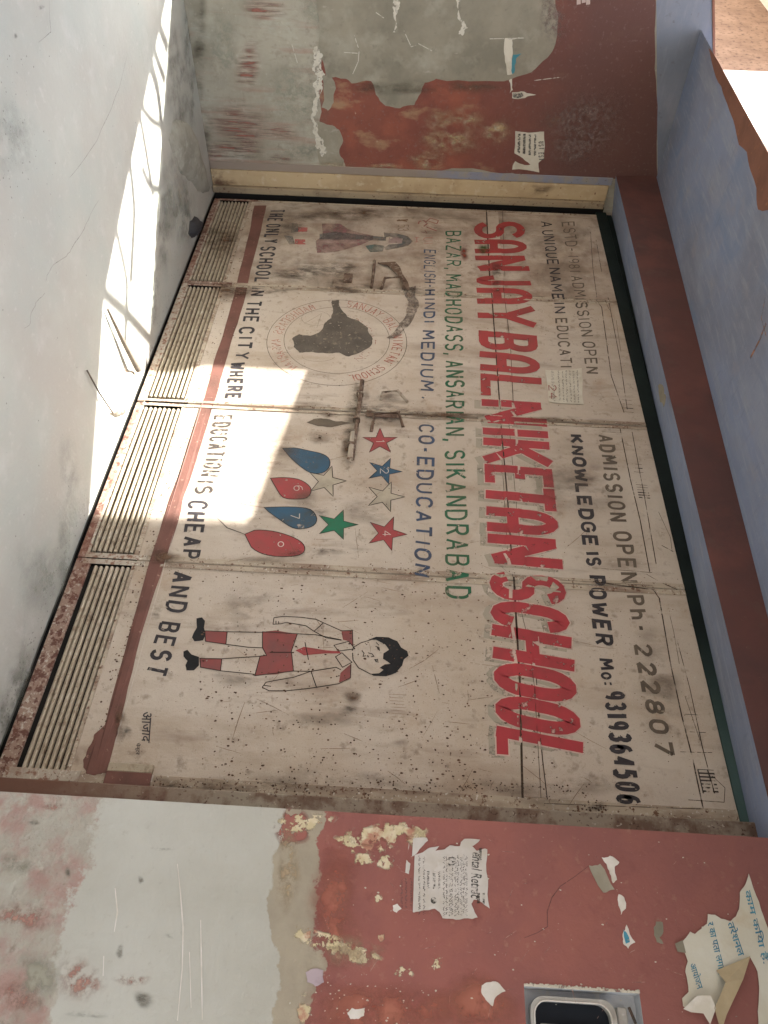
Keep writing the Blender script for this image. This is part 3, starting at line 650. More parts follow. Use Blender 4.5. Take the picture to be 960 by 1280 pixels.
for (x, y, rx, ry) in ((100, 1225, 30, 34), (30, 1145, 50, 20), (68, 1008, 14, 8), (165, 1225, 24, 9), (22, 1245, 30, 22)):
    blot('salmon_flake', RIGHT, x, y, rx, ry, f_pinkc, rw, h=.0012)
f_gre = mat('sage_green_patch', (.37, .36, .29), [L((.30, .29, .23), 14, .45, .65)], rough=.9, bump=None, alpha=(16, .38, .60), fall=True)
for (x, y, rx, ry) in ((45, 1225, 34, 40), (20, 1080, 24, 16)): blot('sage_patch', RIGHT, x, y, rx, ry, f_gre, rw, h=.0010)
for (x, y, rx, ry) in ((98, 1022, 14, 7), (150, 1190, 6, 10), (176, 1100, 5, 5), (85, 1090, 4, 9), (42, 1028, 9, 5), (180, 1250, 16, 12), (110, 1268, 26, 6), (215, 1170, 10, 5), (205, 1062, 14, 3)): blot('grime_stain', RIGHT, x, y, rx, ry, dirt('plaster_grime', (.15, .14, .115), 24, .35, .6), rw, h=.0018)
mb = MB()
for q in ([(222, 1080), (226, 1120), (229, 1160), (228, 1210), (222, 1276)], [(144, 1110), (147, 1140), (143, 1165)], [(251, 1150), (252, 1210), (253, 1275)], [(237, 1190), (239, 1260)], [(130, 1195), (129, 1220)]):
    ribbon(mb, RIGHT, [RIGHT.at(*p) for p in q], .0045, .0016, taper=True)
mb.build('white_drips', m_pprw, rw)
mb = MB()
for q in ([(736, 1083), (718, 1097), (700, 1108), (690, 1122), (684, 1140), (684, 1158), (672, 1166), (655, 1172)],):
    pts = [RIGHT.at(p[0]+random.uniform(-.7, .7), p[1]+random.uniform(-.7, .7)) for p in q]; ribbon(mb, RIGHT, pts, .0024, .0015, taper=True)
mb.build('hairline_crack', mat('crack_dirt', (.15, .075, .065), rough=.9, bump=None, alpha=(60, .36, .5)), rw)
for q, m_, sd_ in (([(752, 1072), (762, 1070), (774, 1078), (768, 1084), (771, 1100), (766, 1104), (762, 1092), (758, 1080)], m_pprw, 1), ([(773, 1118), (780, 1122), (782, 1136), (776, 1144), (773, 1132)], m_pprw, 2),
                   ([(736, 1082), (750, 1080), (768, 1112), (754, 1116), (746, 1104)], m_cem, 3),
                   ([(778, 1168), (783, 1156), (794, 1178), (790, 1180), (785, 1186), (779, 1180)], m_pprw, 4),
                   ([(820, 1152), (828, 1153), (828, 1168), (824, 1172), (829, 1180), (821, 1178), (817, 1160)], m_cem, 5),
                   ([(602, 1232), (610, 1228), (622, 1228), (632, 1239), (622, 1244), (616, 1258), (609, 1252), (602, 1242)], m_pprw, 6),
                   ([(434, 1266), (440, 1260), (456, 1260), (455, 1270), (448, 1274), (438, 1274)], m_pprw, 7),
                   ([(382, 1216), (388, 1212), (404, 1213), (405, 1228), (394, 1233), (384, 1228)], mat('lilac_flake', (.46, .38, .42), [L((.36, .28, .31), 20, .45, .6)], bump=None), 8),
                   ([(491, 1132), (497, 1130), (502, 1136), (496, 1141), (491, 1138)], m_pprw, 9)):
    patch('paint_scrap', RIGHT, q, m_, rw, h=.0025, sub=2, ragged=.12, thick=.0015, seed=sd_)
patch('paint_scrap', RIGHT, [(779, 1162), (783, 1166), (787, 1178), (782, 1180)], m_inkb, rw, h=.0030, sub=1, ragged=.1)
sc_ = random.Random(12); mb = MB()
for i in range(120):
    px = sc_.uniform(385, 960); py = sc_.uniform(1052, 1285); r_ = sc_.uniform(.0008, .003)
    if sc_.random() < .5: px, py = sc_.gauss(430, 50), sc_.gauss(1255, 25)
    a, b = RIGHT.at(px, py)
    if a < 3.95: continue
    k = sc_.randint(4, 6); ph = sc_.uniform(0, 6)
    mb.add([RIGHT.p3(a+r_*sc_.uniform(.4, 1.1)*math.cos(ph+6.28*j/k), b+r_*sc_.uniform(.5, 1.8)*math.sin(ph+6.28*j/k), .0014) for j in range(k)], [tuple(range(k))])
o = mb.build('paint_flecks', m_lime, rw); o['kind'] = 'stuff'
mb = MB()
for i in range(60):
    px = sc_.uniform(400, 950); py = sc_.uniform(1055, 1275); a = sc_.uniform(0, 6.28); l_ = sc_.uniform(4, 22)
    ribbon(mb, RIGHT, [RIGHT.at(px, py), RIGHT.at(px+l_*.5*math.cos(a)+sc_.uniform(-1, 1), py+l_*.5*math.sin(a)), RIGHT.at(px+l_*math.cos(a), py+l_*math.sin(a))], sc_.uniform(.0008, .0016), .0013, taper=True)
o = mb.build('fine_scratches', mat('pale_scratch', (.52, .33, .28), rough=.9, bump=None, alpha=(60, .4, .6)), rw); o['kind'] = 'stuff'

# big torn notice on the right wall
pn = empty('torn_notice', RIGHT.w(494, 1100, 0), 'large torn white printed notice pasted on the red wall right of the gate', 'notice')
m_ppn = mat('grimy_white_paper', (.60, .575, .545), [L((.52, .48, .42), 7, .45, .65), L((.66, .64, .61), 18, .55, .7, k=.7)], rough=.8, bump=(12, .4), bd=.003)
S1 = [(511, 1050), (533, 1047.5), (535, 1051), (528, 1058), (521, 1067), (515, 1071), (528, 1066), (537, 1060), (549, 1058), (544, 1064), (556, 1062), (562, 1057), (575, 1058), (576, 1053), (580, 1049), (600, 1050), (595, 1055), (590, 1058), (596, 1064), (606, 1061), (609, 1062), (610, 1100), (612, 1136), (604, 1130), (597, 1125), (592, 1125), (589, 1130), (593, 1140), (597, 1147), (590, 1149), (570, 1150), (553, 1148), (549, 1140), (543, 1136), (530, 1138), (517, 1141), (513, 1138), (496, 1136), (494, 1125), (494, 1092), (496, 1081), (502, 1090), (511, 1093), (513, 1080), (508, 1075), (511, 1060)]
patch('notice_sheet', RIGHT, S1, m_ppn, pn, h=.003, sub=2, ragged=.06, thick=.0008, seed=2)
mb = MB()
SQ = ((494, 1058), (494, 1138), (612, 1138), (612, 1058))
rows = [(.05, .035), (.10, .03), (.155, .03)]; scribble(mb, RIGHT, ((494, 1096), (494, 1136), (612, 1136), (612, 1096)), rows, .0012, .0036, seed=5)
scribble(mb, RIGHT, ((494, 1088), (494, 1112), (612, 1112), (612, 1088)), [(.33, .035), (.39, .04), (.45, .03)], .0013, .0036, seed=6)
scribble(mb, RIGHT, ((494, 1068), (494, 1148), (612, 1148), (612, 1068)), [(.50, .03), (.56, .04), (.62, .035), (.68, .035), (.735, .035)], .0013, .0036, seed=7)
scribble(mb, RIGHT, ((494, 1060), (494, 1076), (612, 1076), (612, 1060)), [(.88, .04)], .0013, .0036, seed=8)
scribble(mb, RIGHT, ((494, 1116), (494, 1130), (612, 1130), (612, 1116)), [(.86, .04), (.92, .03)], .0013, .0036, seed=9)
scribble(mb, RIGHT, ((494, 1066), (494, 1146), (612, 1146), (612, 1066)), [(.24, .03), (.29, .03), (.53, .025), (.59, .025), (.65, .03), (.71, .03)], .0015, .0038, seed=17)
mb.build('print_lines', m_ink, pn)['kind'] = 'stuff'
def font_on(name, body, pl, q, m, parent, h, mat_shear=0):
    """flat lettering from the built-in font, laid into a quad on a plane (baseline start, baseline end, top end, top start)"""
    c_ = bpy.data.curves.new('t', 'FONT'); c_.body = body; c_.shear = mat_shear; c_.resolution_u = 3; c_.offset = .012
    o_ = bpy.data.objects.new('t', c_); COL.objects.link(o_); me = o_.evaluated_get(bpy.context.evaluated_depsgraph_get()).to_mesh()
    xs_ = [v_.co.x for v_ in me.vertices]; ys_ = [v_.co.y for v_ in me.vertices]; x0, x1, y0, y1 = min(xs_), max(xs_), min(ys_), max(ys_)
    fm = quadmap(pl, q); vv = []
    for v_ in me.vertices:
        p = fm((v_.co.x-x0)/(x1-x0), (v_.co.y-y0)/(y1-y0)); vv.append(lift(pl, p.x, p.y, h))
    ff = [tuple(p.vertices) for p in me.polygons]
    bpy.data.objects.remove(o_); bpy.data.curves.remove(c_)
    return build(name, vv, ff, m, parent)
font_on('heading', 'ental Retrac', RIGHT, ((590, 1066), (588, 1124), (601, 1124), (603, 1066)), m_ink, pn, .0037, .3)
font_on('heading', '[?]', RIGHT, ((560, 1072), (560, 1082), (568, 1082), (568, 1072)), m_ink, pn, .0037)
mb = MB()
c0 = RIGHT.at(542, 1126); mb.add([RIGHT.p3(c0[0]+.0085*math.cos(6.283*i/16), c0[1]+.0085*math.sin(6.283*i/16), .0037) for i in range(16)], [tuple(range(16))])
mb.build('round_mark', m_ink, pn)

# torn banner at the top right edge
tb = empty('torn_banner', RIGHT.w(860, 1200, 0), 'crumpled torn white banner with blue Hindi print at the picture edge of the red wall', 'banner')
S2 = [(852, 1178), (862, 1165), (868, 1168), (883, 1155), (884, 1143), (893, 1144), (901, 1149), (912, 1152), (919, 1146), (923, 1137), (924, 1116), (931, 1106), (935, 1092.5), (948, 1128), (955, 1150), (966, 1176), (974, 1215), (974, 1290), (947, 1290), (948, 1240), (946, 1215), (936, 1195), (925, 1220), (912, 1245), (900, 1262), (890, 1262), (882, 1250), (868, 1253), (860, 1262), (853, 1258), (852, 1248), (860, 1240), (856, 1215), (859, 1202)]
m_ban = mat('torn_banner_film', (.60, .58, .48), [L((.55, .47, .33), 8, .52, .7), L((.66, .66, .58), 5, .45, .65)], rough=.5, bump=(9, .5), bd=.006, spec=.5)
patch('banner_sheet', RIGHT, S2, m_ban, tb, h=.005, sub=2, ragged=.04, thick=.001, seed=4)
mb = MB()      # the corner folded over, standing off the wall
P_ = [RIGHT.w(936, 1196, .012), RIGHT.w(893, 1214, .012), RIGHT.w(902, 1230, .03), RIGHT.w(888, 1262, .03), RIGHT.w(898, 1292, .02), RIGHT.w(905, 1270, .018), RIGHT.w(925, 1226, .022)]
mb.add(P_, [(0, 1, 2, 6), (2, 3, 5, 6), (3, 4, 5)])
m_fold = mat('yellowed_banner_back', (.50, .415, .27), [L((.40, .32, .20), 8, .45, .65)], rough=.7, bump=(12, .4))
mb.build('folded_flap', m_fold, tb)
mb = MB(); P_ = [RIGHT.w(852, 1262, .014), RIGHT.w(868, 1246, .02), RIGHT.w(884, 1246, .026), RIGHT.w(890, 1262, .03), RIGHT.w(884, 1282, .022), RIGHT.w(876, 1268, .02), RIGHT.w(862, 1266, .012)]
mb.add(P_, [(0, 1, 6), (1, 2, 5, 6), (2, 3, 4, 5)]); mb.build('folded_flap', m_pprw, tb)
font_on('blue_print', 'काम किया है.', RIGHT, ((928, 1114), (952, 1206), (962, 1203), (939, 1113)), m_inkb, tb, .0062)
font_on('blue_print', 'तरेशनल', RIGHT, ((908, 1154), (922, 1197), (932, 1193), (918, 1152)), m_inkb, tb, .0062)
font_on('blue_print', 'र का पता लगाएं', RIGHT, ((881, 1154), (897, 1220), (908, 1217), (892, 1152)), m_inkb, tb, .0062)
font_on('blue_print', 'आयोजन', RIGHT, ((861, 1206), (871, 1238), (880, 1234), (870, 1203)), m_inkb, tb, .0062)
mb = MB(); P_ = [RIGHT.w(843, 1180, .006), RIGHT.w(852, 1176, .010), RIGHT.w(856, 1192, .010), RIGHT.w(846, 1190, .006)]; mb.add(P_, [(0, 1, 2, 3)]); mb.build('dark_corner', m_cem, tb)

# ---- gate frame (jambs)
gf = empty('gate_frame', (1.93, 0, 0), 'steel frame of the gate, cream left jamb and rusty right jamb', 'gate frame')
m_yel = mat('yellowed_cream_jamb', (.50, .385, .235), [L((.40, .29, .17), 4, .45, .65), L((.56, .47, .32), 18, .55, .7), L((.18, .09, .05), 40, .66, .70), L((.14, .08, .05), 3, .66, .74)], rough=.7, bump=(40, .3))
m_yel2 = mat('dirty_cream_jamb', (.33, .26, .17), [L((.20, .15, .10), 5, .45, .65), L((.14, .08, .05), 50, .60, .66)], rough=.75, bump=(40, .3))
mb = MB(); mb.bbox((XL+.0025, -.165, .0), (XL+.018, -.065, 2.545), .003); mb.build('left_jamb', m_yel, gf)
mb = MB(); mb.bbox((XL+.0025, -.064, .0), (-.022, -.020, 2.54), .004); mb.build('left_jamb_lip', m_yel2, gf)
m_bluee = mat('blue_jamb_edge_paint', (.24, .25, .31), [L((.30, .27, .24), 9, .45, .6), L((.10, .08, .07), 50, .64, .69), L((.28, .23, .19), 5, .2, .21, bands=((2, 1.6, 1.3, 5, .08),))], rough=.8, bump=(40, .3))
mb = MB(); mb.bbox((XL+.0025, -.215, .0), (XL+.010, -.166, 2.56), .003); mb.build('plaster_lip', m_bluee, gf)
m_jr = mat('rusty_right_jamb', (.31, .27, .215), [L((.17, .115, .085), 14, .45, .60), L((.10, .06, .045), 80, .60, .66), L((.45, .41, .34), 60, .62, .68), L((.16, .085, .06), 3, .2, .21, bands=((2, .9, .2, 6, .05),))], rough=.85, bump=(80, .6), bd=.003)
mb = MB(); mb.bbox((3.835, -.045, 0), (3.955, .0, 2.53), .004); mb.build('right_jamb', m_jr, gf)
blot('rust_stain', LEFT, 286, 227, 14, 8, dirt('jamb_rust', (.20, .09, .04), 16, .3, .6), gf, h=.021)
blot('rust_stain', LEFT, 672, 235, 20, 8, dirt('jamb_soot', (.09, .05, .03), 16, .3, .6), gf, h=.021)
m_teal2 = mat('dark_green_rail_paint', (.006, .012, .011), [L((.010, .020, .018), 3, .4, .6), L((.095, .165, .155), 2, .2, .21, bands=((0, 1.2, 1.9, 2, .04),))], rough=.7, bump=(50, .3))
mb = MB(); mb.bbox((-.05, .012, 2.50), (3.94, .05, 2.57), .004); mb.bbox((-.05, .03, 2.575), (3.94, .06, 2.61), .004); mb.build('top_rail', m_teal2, gf)
# near-black colour paints the shade seen through the gate's gaps
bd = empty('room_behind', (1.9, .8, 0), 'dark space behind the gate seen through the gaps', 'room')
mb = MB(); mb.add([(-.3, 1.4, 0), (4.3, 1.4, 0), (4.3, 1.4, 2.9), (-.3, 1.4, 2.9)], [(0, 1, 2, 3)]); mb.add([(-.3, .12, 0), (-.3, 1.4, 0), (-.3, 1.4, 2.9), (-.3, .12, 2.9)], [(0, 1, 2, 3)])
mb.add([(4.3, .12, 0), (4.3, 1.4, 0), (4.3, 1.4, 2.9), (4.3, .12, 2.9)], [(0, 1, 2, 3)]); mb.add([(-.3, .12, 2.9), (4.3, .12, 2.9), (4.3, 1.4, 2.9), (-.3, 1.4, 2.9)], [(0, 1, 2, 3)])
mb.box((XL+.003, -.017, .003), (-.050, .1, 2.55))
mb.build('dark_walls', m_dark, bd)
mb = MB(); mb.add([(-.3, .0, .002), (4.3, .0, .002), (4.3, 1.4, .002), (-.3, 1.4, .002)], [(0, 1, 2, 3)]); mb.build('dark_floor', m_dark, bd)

# ================================================================== THE GATE
gt = empty('metal_gate', (1.91, 0, 0), 'cream painted four-leaf metal school gate covered in hand-painted lettering', 'gate')
LE = [(.016, .9635), (.9665, 1.9620), (1.9720, 2.911), (2.914, 3.825)]
for i, (a, b) in enumerate(LE):
    m_ = m_gated if i == 0 else m_gate
    mb = MB(); mb.bbox((a, 0, .262), (b, .018, 2.495), .0015)
    lf = mb.build('gate_leaf', m_, gt)
    lab = ['sooty left leaf', 'second leaf with the round seal', 'third leaf with the stars', 'right leaf with the painted boy'][i]; lf['label'] = lab
    # louvre panel at the foot
    z0, z1 = (.058, .238) if i < 3 else (.092, .245)
    mb = MB(); mb.box((a+.03, .012, .045), (b-.03, .016, .265)); mb.build('louvre_back', m_groovs if i < 3 else m_dark, lf)
    ns = 8 if i < 3 else 7
    n_ = 7
    for k in range(ns):
        zc = z0+(z1-z0)*(k+.5)/ns; hh = (z1-z0)/ns
        L0, L1 = a+.036+random.uniform(-.002, .002), b-.036
        v = []; sg = random.uniform(-.0028, .0028)
        prof = [(-.46, .010), (-.34, .001), (-.12, -.006), (.12, -.0065), (.30, -.002), (.36, .008)]
        nn = 5
        for s in range(nn):
            x = L0+(L1-L0)*s/(nn-1)
            for (q, y) in prof: v.append((x, y+.002, zc+q*hh+sg*math.sin(3.1*s/(nn-1))))
        f = [(s*6+j, (s+1)*6+j, (s+1)*6+j+1, s*6+j+1) for s in range(nn-1) for j in range(5)]
        f += [tuple(range(6)), tuple(reversed(range((nn-1)*6, nn*6)))]
        build('louvre_slat', v, f, m_slat, lf)
    mb = MB()
    mb.bbox((a, -.003, .014), (b, .018, .045 if i < 3 else .074), .003); mb.build('bottom_rail', m_rust if i != 1 else m_rustl, lf)
    mb = MB(); mb.bbox((a+.022, -.001, .0452), (b-.022, .012, .056 if i < 3 else .0458), .001); mb.build('louvre_edge', m_rustl, lf)
    mb = MB(); mb.bbox((a+.02, -.0015, z1+.003), (b-.02, .014, .2618), .001); mb.build('louvre_edge', m_stile, lf)
# upright flanges (stiles)
for k, (a, b) in enumerate([(.0165, .034), (.9435, .9625), (.9675, .985), (1.9435, 1.9610), (1.9730, 1.992), (2.885, 2.9098), (2.9155, 2.940), (3.785, 3.8245)]):
    for (z0, z1, m_) in ((.0455, .30, m_rust if k in (0, 1, 2) else m_rustl), (.3005, 2.494, m_stile)):
        mb = MB(); mb.bbox((a, -.004, z0), (b, -.0005, z1), .0012); mb.build('stile', m_, gt)
mb = MB()
for a, b in ((.022, .9435), (.985, 1.9435), (1.992, 2.885), (2.940, 3.785)):
    mb = MB(); mb.bbox((a+.002, -.0025, 1.79), (b-.002, -.0002, 1.86), .0008); mb.build('cross_bar', m_gate, gt)
# rust flakes along the flange feet
def H(px, py): return GATE.at(px, py)
def line(mb, pts, wd, h=.0012, taper=False): ribbon(mb, GATE, [H(*p) for p in pts], wd, h, taper=taper)
mb = MB()
for q, wd in (([(608, 264), (612, 346)], .007), ([(614, 360), (619, 430), (625, 512)], .006), ([(626, 532), (634, 620), (640, 706)], .006), ([(642, 722), (650, 860), (653, 998)], .0075),
              ([(625, 535), (635, 700)], .002), ([(636, 530), (652, 706)], .002), ([(628, 352), (638, 430), (642, 515)], .0028), ([(628, 262), (631, 346)], .0022), ([(668, 815), (676, 930), (684, 1000)], .003), ([(640, 718), (660, 800), (668, 860), (676, 998)], .0018)):
    mb = MB(); line(mb, q, wd, .0016); mb.build('sheet_joint', m_groovs, gt)
mb = MB()
for q, wd in (([(745, 300), (752, 340)], .003), ([(738, 290), (741, 335), (746, 372)], .003), ([(745, 376), (752, 384), (764, 470), (780, 516)], .004), ([(760, 372), (775, 450), (784, 512)], .0035), ([(775, 536), (788, 600), (800, 650), (812, 715)], .004), ([(790, 540), (806, 624), (820, 705)], .003),
              ([(741, 728), (816, 738), (824, 748), (838, 830), (852, 895), (866, 950), (879, 1012)], .0045), ([(846, 800), (862, 860), (878, 935), (893, 992)], .0028), ([(700, 726), (816, 733)], .002), ([(752, 540), (776, 541)], .0025), ([(762, 388), (756, 376), (640, 370)], .0025), ([(815, 716), (740, 710)], .0022), ([(680, 1005), (760, 1008), (878, 1012)], .0022),
              ([(648, 268), (742, 274)], .002), ([(350, 270), (600, 274)], .0015), ([(300, 560), (313, 530)], .001), ([(860, 1000), (905, 1003), (906, 985), (890, 970)], .0018), ([(835, 760), (842, 790), (849, 830)], .0018), ([(808, 718), (822, 726)], .002), ([(856, 870), (875, 926)], .0018), ([(770, 400), (776, 440)], .0018),
              ([(823, 640), (838, 672), (840, 690)], .0018), ([(827, 682), (842, 690)], .003), ([(828, 730), (846, 738)], .004)):
    mb = MB(); line(mb, q, wd, .0014); mb.build('weld_seam', m_groove, gt)
mb = MB()
for (x, y, n_, st, ln) in ((777, 500, 4, 5, 12), (790, 580, 3, 5, 12), (795, 606, 6, 3.2, 14), (856, 893, 1, 2, 20), (862, 915, 1, 2, 20), (850, 940, 1, 2, 40), (872, 962, 7, 4.5, 20)):
    for k in range(n_): mb = MB(); line(mb, [(x+k*st*.22, y+k*st), (x+k*st*.22+ln, y+k*st+1)], .0055 if (n_ > 1 and random.random() < .6) else .002, .0016); mb.build('scuff_mark', p_blkw, gt)
for q in ([(884, 962), (893, 992)], [(872, 962), (879, 992)]): mb = MB(); line(mb, q, .004, .0016); mb.build('scuff_mark', p_blkw, gt)
# maroon band
band_lo = [(318, 257), (312, 290), (296, 354), (281, 410), (267, 453), (256, 497), (240, 540), (213, 620), (207, 640), (187, 703), (167, 773), (143, 860), (122, 938), (111, 966)]
band_hi = [(333, 257), (326, 290), (310, 354), (297, 405), (282, 453), (270, 497), (254, 548), (230, 620), (226, 640), (206, 703), (183, 773), (160, 860), (143, 930), (133, 967)]
def slicep(a, b): return band_lo[a:b]+list(reversed(band_hi[a:b]))
for a, b in ((0, 3), (2, 6), (5, 10), (9, 14)):
    q = slicep(a, b); mb = MB(); poly_on(mb, GATE, q, .0007+.0002*(a % 3 == 2)+.0001*(a == 5), 2, .015, 0, seed=a+3); mb.build('maroon_band', m_marn, gt)
patch('maroon_band', GATE, [(118, 918), (114, 930), (104, 950), (108, 968), (128, 968), (140, 930), (150, 905), (140, 895)], m_marn, gt, h=.0014, sub=2, ragged=.12, thick=0)
mb = MB(); line(mb, [(238, 560), (218, 662), (200, 730), (170, 840), (144, 930)], .0022, .0022); mb.build('chalk_edge', p_white, gt)
o = MB(); a_ = H(141, 946); b_ = H(190, 974); o.bbox((a_[0]+.026, -.020, a_[1]), (a_[0]+.055, -.0045, b_[1]), .002); o.build('lock_plate', m_slat, gt)
o = MB(); o.bbox((a_[0]+.0552, -.022, a_[1]), (a_[0]+.105, -.0045, b_[1]), .002); o.build('lock_plate', m_marn, gt)['label'] = 'maroon lock plate'
mb = MB(); line(mb, [(136, 972), (136, 980), (190, 978), (192, 970)], .006, .0045); mb.build('white_smear', p_white, gt)

# ---------------- lettering
def word_line(name, m, words, wd, label=None, h=.0008, gap=.32):
    for W_ in words:
        mb = MB(); text_on(mb, GATE, W_[0], *W_[1:5], (W_[5] if len(W_) > 5 else wd)*(1.66 if W_[0][0] != '9' else 1.35), h, gap)
        o = mb.build(name, m, gt)
word_line('painted_word', p_black, [
 ('THE', (338, 262), (333, 277), (353, 277), (357, 262)), ('ONLY', (333, 280), (329, 304), (347, 304), (352, 280)), ('SCHOOL', (326, 308), (317, 353), (336, 353), (346, 308)), ('IN', (314, 359), (312, 370), (330, 370), (333, 359)),
 ('THE', (308, 376), (303, 403), (323, 403), (328, 376)), ('CITY', (299, 409), (293, 449), (312, 449), (319, 409)), ('WHERE', (288, 453), (281, 499), (301, 499), (308, 453))], .0085, 'black line of words along the foot of the gate, left half')
word_line('painted_word', p_blkw, [('EDUCATION', (268, 519), (251, 595), (275, 596), (291, 519)), ('IS', (246, 600), (243, 617), (265, 618), (269, 601))], .007, 'thinner, paler black words in the middle of the foot line')
word_line('painted_word', p_black, [('CHEAP', (235, 625), (226, 699), (249, 700), (261, 626)), ('AND', (216, 714), (205, 764), (232, 767), (242, 716)), ('BEST', (200, 776), (180, 842), (207, 848), (226, 779))], .0085, 'black line of words along the foot of the gate, right half')
word_line('painted_word', p_blue, [
 ('ENGLISH-', (530, 312), (530, 359), (545, 360), (545, 313), .005), ('HINDI', (530, 362), (529, 404), (544, 404), (545, 362)), ('MEDIUM', (527, 413), (524, 488), (543, 490), (544, 413)), (',', (528, 494), (528, 502), (538, 502), (538, 494), .005),
 ('CO-', (523, 530), (522, 566), (543, 567), (543, 531)), ('EDUCATION', (521, 571), (517, 719), (538, 723), (543, 572))], .0075, 'navy words about teaching languages')
word_line('painted_word', p_green, [
 ('BAZAR,', (557, 289), (557, 337), (576, 338), (577, 289), .0065), ('MADHODASS,', (556, 343), (556, 444), (580, 446), (577, 343)), ('ANSARIAN,', (556, 451), (556, 552), (582, 553), (580, 451)), ('SIKANDRABAD', (556, 563), (556, 748), (589, 749), (582, 563))], .0078, 'green line naming the place')
word_line('painted_word', p_num, [('ESTD-', (702, 278), (708, 315), (723, 314), (718, 277), .005), ('1981', (709, 319), (712, 341), (726, 341), (723, 319), .004), ('ADMISSION', (713, 345), (726, 421), (742, 420), (728, 345), .0055), ('OPEN', (727, 427), (733, 467), (749, 467), (744, 427), .0062)], .006, 'faded line at the top left of the gate')
word_line('painted_word', p_black, [('A', (675, 277), (676, 284), (691, 284), (690, 277), .006), ('UNIQUE', (677, 288), (684, 331), (699, 331), (692, 288), .006), ('NAMEIN', (685, 335), (693, 392), (708, 392), (700, 335), .0062)], .006, 'black line about a unique name')
word_line('painted_word', p_num, [('EDUCATI', (694, 398), (700, 460), (716, 460), (709, 398))], .006)
word_line('painted_word', p_num, [('ADMISSION', (746, 543), (762, 652), (786, 653), (766, 544)), ('OPEN', (765, 664), (776, 729), (799, 729), (789, 665)), ('Ph-', (781, 744), (790, 790), (815, 790), (804, 744)), ('222807', (791, 804), (818, 943), (844, 947), (814, 805), .0085)], .0085, 'grey-brown line with the phone number, top right of the gate')
word_line('painted_word', p_black, [('KNOWLEDGE', (711, 543), (728, 683), (749, 684), (728, 544)), ('IS', (730, 690), (733, 708), (753, 708), (750, 690)), ('POWER', (734, 719), (743, 806), (768, 809), (756, 720)), ('Mo:', (747, 823), (752, 857), (772, 857), (766, 823), .0062), ('9319364506', (753, 864), (771, 1005), (803, 1008), (780, 864), .0105)], .0095, 'bold black line with the mobile number', gap=.22)
# the school's name in tall red slanted letters:  letter, top start, top end, bottom shift
RL = [('S', 277, 299, 0), ('RA', 300, 317, 0), ('N', 320, 339, 0), ('J', 344, 358, 0), ('RA', 361, 381, -1), ('Y', 384, 409, -2),
      ('B', 420, 443, -7), ('RA', 446, 470, -7), ('L', 473, 490, -6), ('N', 504, 534, -5), ('I', 537, 551, -5), ('K', 553, 584, -6), ('E', 587, 610, -7), ('T', 612, 640, -8), ('RA', 641, 672, -8), ('N', 675, 712, -8),
      ('S', 723, 760, -12), ('C', 762, 796, -14), ('H', 797, 846, -17), ('O', 842, 883, -18), ('O', 885, 925, -20), ('L', 928, 953, -21)]
def rpx(py): return 592+(py-277)*(29/676.), 655+(py-277)*(76/676.)*(1 if py > 500 else .98)
WID['RA'] = 1.
def big(mb, extra=0., h=.0012, dx=0, dy=0, sel=lambda i: True):
    for i, (ch, a, b, sh) in enumerate(RL):
        if not sel(i): continue
        lo_a, hi_a = rpx(a); lo_b, hi_b = rpx(b)
        if ch == 'H': b -= 6
        x2 = 10 if ch == 'L' else 0
        f_ = quadmap(GATE, ((lo_a+dx, a+sh+dy), (lo_b+dx, b+sh+dy+x2), (hi_b+dx, b+dy+x2), (hi_a+dx, a+dy)))
        wA = (f_(0, .5)-f_(1, .5)).length; wd = (min(.050, wA*.40) if ch != 'I' else wA*.62); hh = (f_(0, 0)-f_(0, 1)).length
        ix = wd*.5/wA; it = wd*.5/hh
        for k, st in enumerate(G[ch]):
            P_ = [f_(ix+p[0]*(1-2*ix), it+p[1]*(1-2*it)) for p in st]
            ww = wd+extra
            # butt ends reach the letter's edge
            if ch not in 'SCO':
                for e, o2 in ((0, 1), (-1, -2)):
                    d = (P_[e]-P_[o2]).normalized()
                    if abs(st[e][1]) < .01 or abs(st[e][1]-1) < .01: P_[e] = P_[e]+d*(wd*.5+extra*.5)
            ribbon(mb, GATE, P_, ww, h+k*.00025)
p_rw = pnt('worn_red_name_paint', (.36, .05, .05), .385, 20, (.27, .055, .05))
for i, R_ in enumerate(RL):
    mb = MB(); big(mb, 0, .0018, sel=lambda k: k == i); lt_ = mb.build('red_letter', p_rw if i < 9 else p_red, gt)
    if i >= 9:
        mb = MB(); big(mb, .012, .0006, -7.5, 2.0, lambda k: k == i); mb.build('letter_shadow', p_shade, lt_)
        mb = MB(); big(mb, .010, .0012, 0, 0, lambda k: k == i); mb.build('letter_edging', p_pink, lt_)
# signature in Hindi
font_on('hindi_signature', 'आजाद', GATE, ((176, 890), (177, 927), (187, 929), (190, 890)), p_black, gt, .0012)
font_on('hindi_signature', 'पेन्टर', GATE, ((169, 929), (168, 943), (176, 944), (176, 929)), p_black, gt, .0012)
# small red marks at the upper left
mb = MB()
line(mb, [(523, 280), (524, 277), (530, 276), (534, 280), (530, 283), (546, 289)], .008); line(mb, [(532, 278), (538, 273), (548, 276), (546, 280), (536, 277)], .0055); line(mb, [(526, 290), (534, 292), (531, 288)], .004)
mb.build('red_flourish', p_redm, gt)
mb = MB(); text_on(mb, GATE, 'UI', (529, 297), (529, 305), (541, 305), (541, 297), .004); text_on(mb, GATE, 'H', (518, 297), (518, 303), (524, 303), (524, 297), .004); mb.build('red_flourish', p_redf, gt)
mb = MB(); line(mb, [(496, 276), (510, 275)], .014); line(mb, [(498, 275), (509, 277)], .01); mb.build('brown_digit', p_ochre, gt)
mb = MB(); text_on(mb, GATE, '53', (497, 281), (497, 289), (511, 289), (511, 281), .004); mb.build('brown_digit', p_ochre, gt)

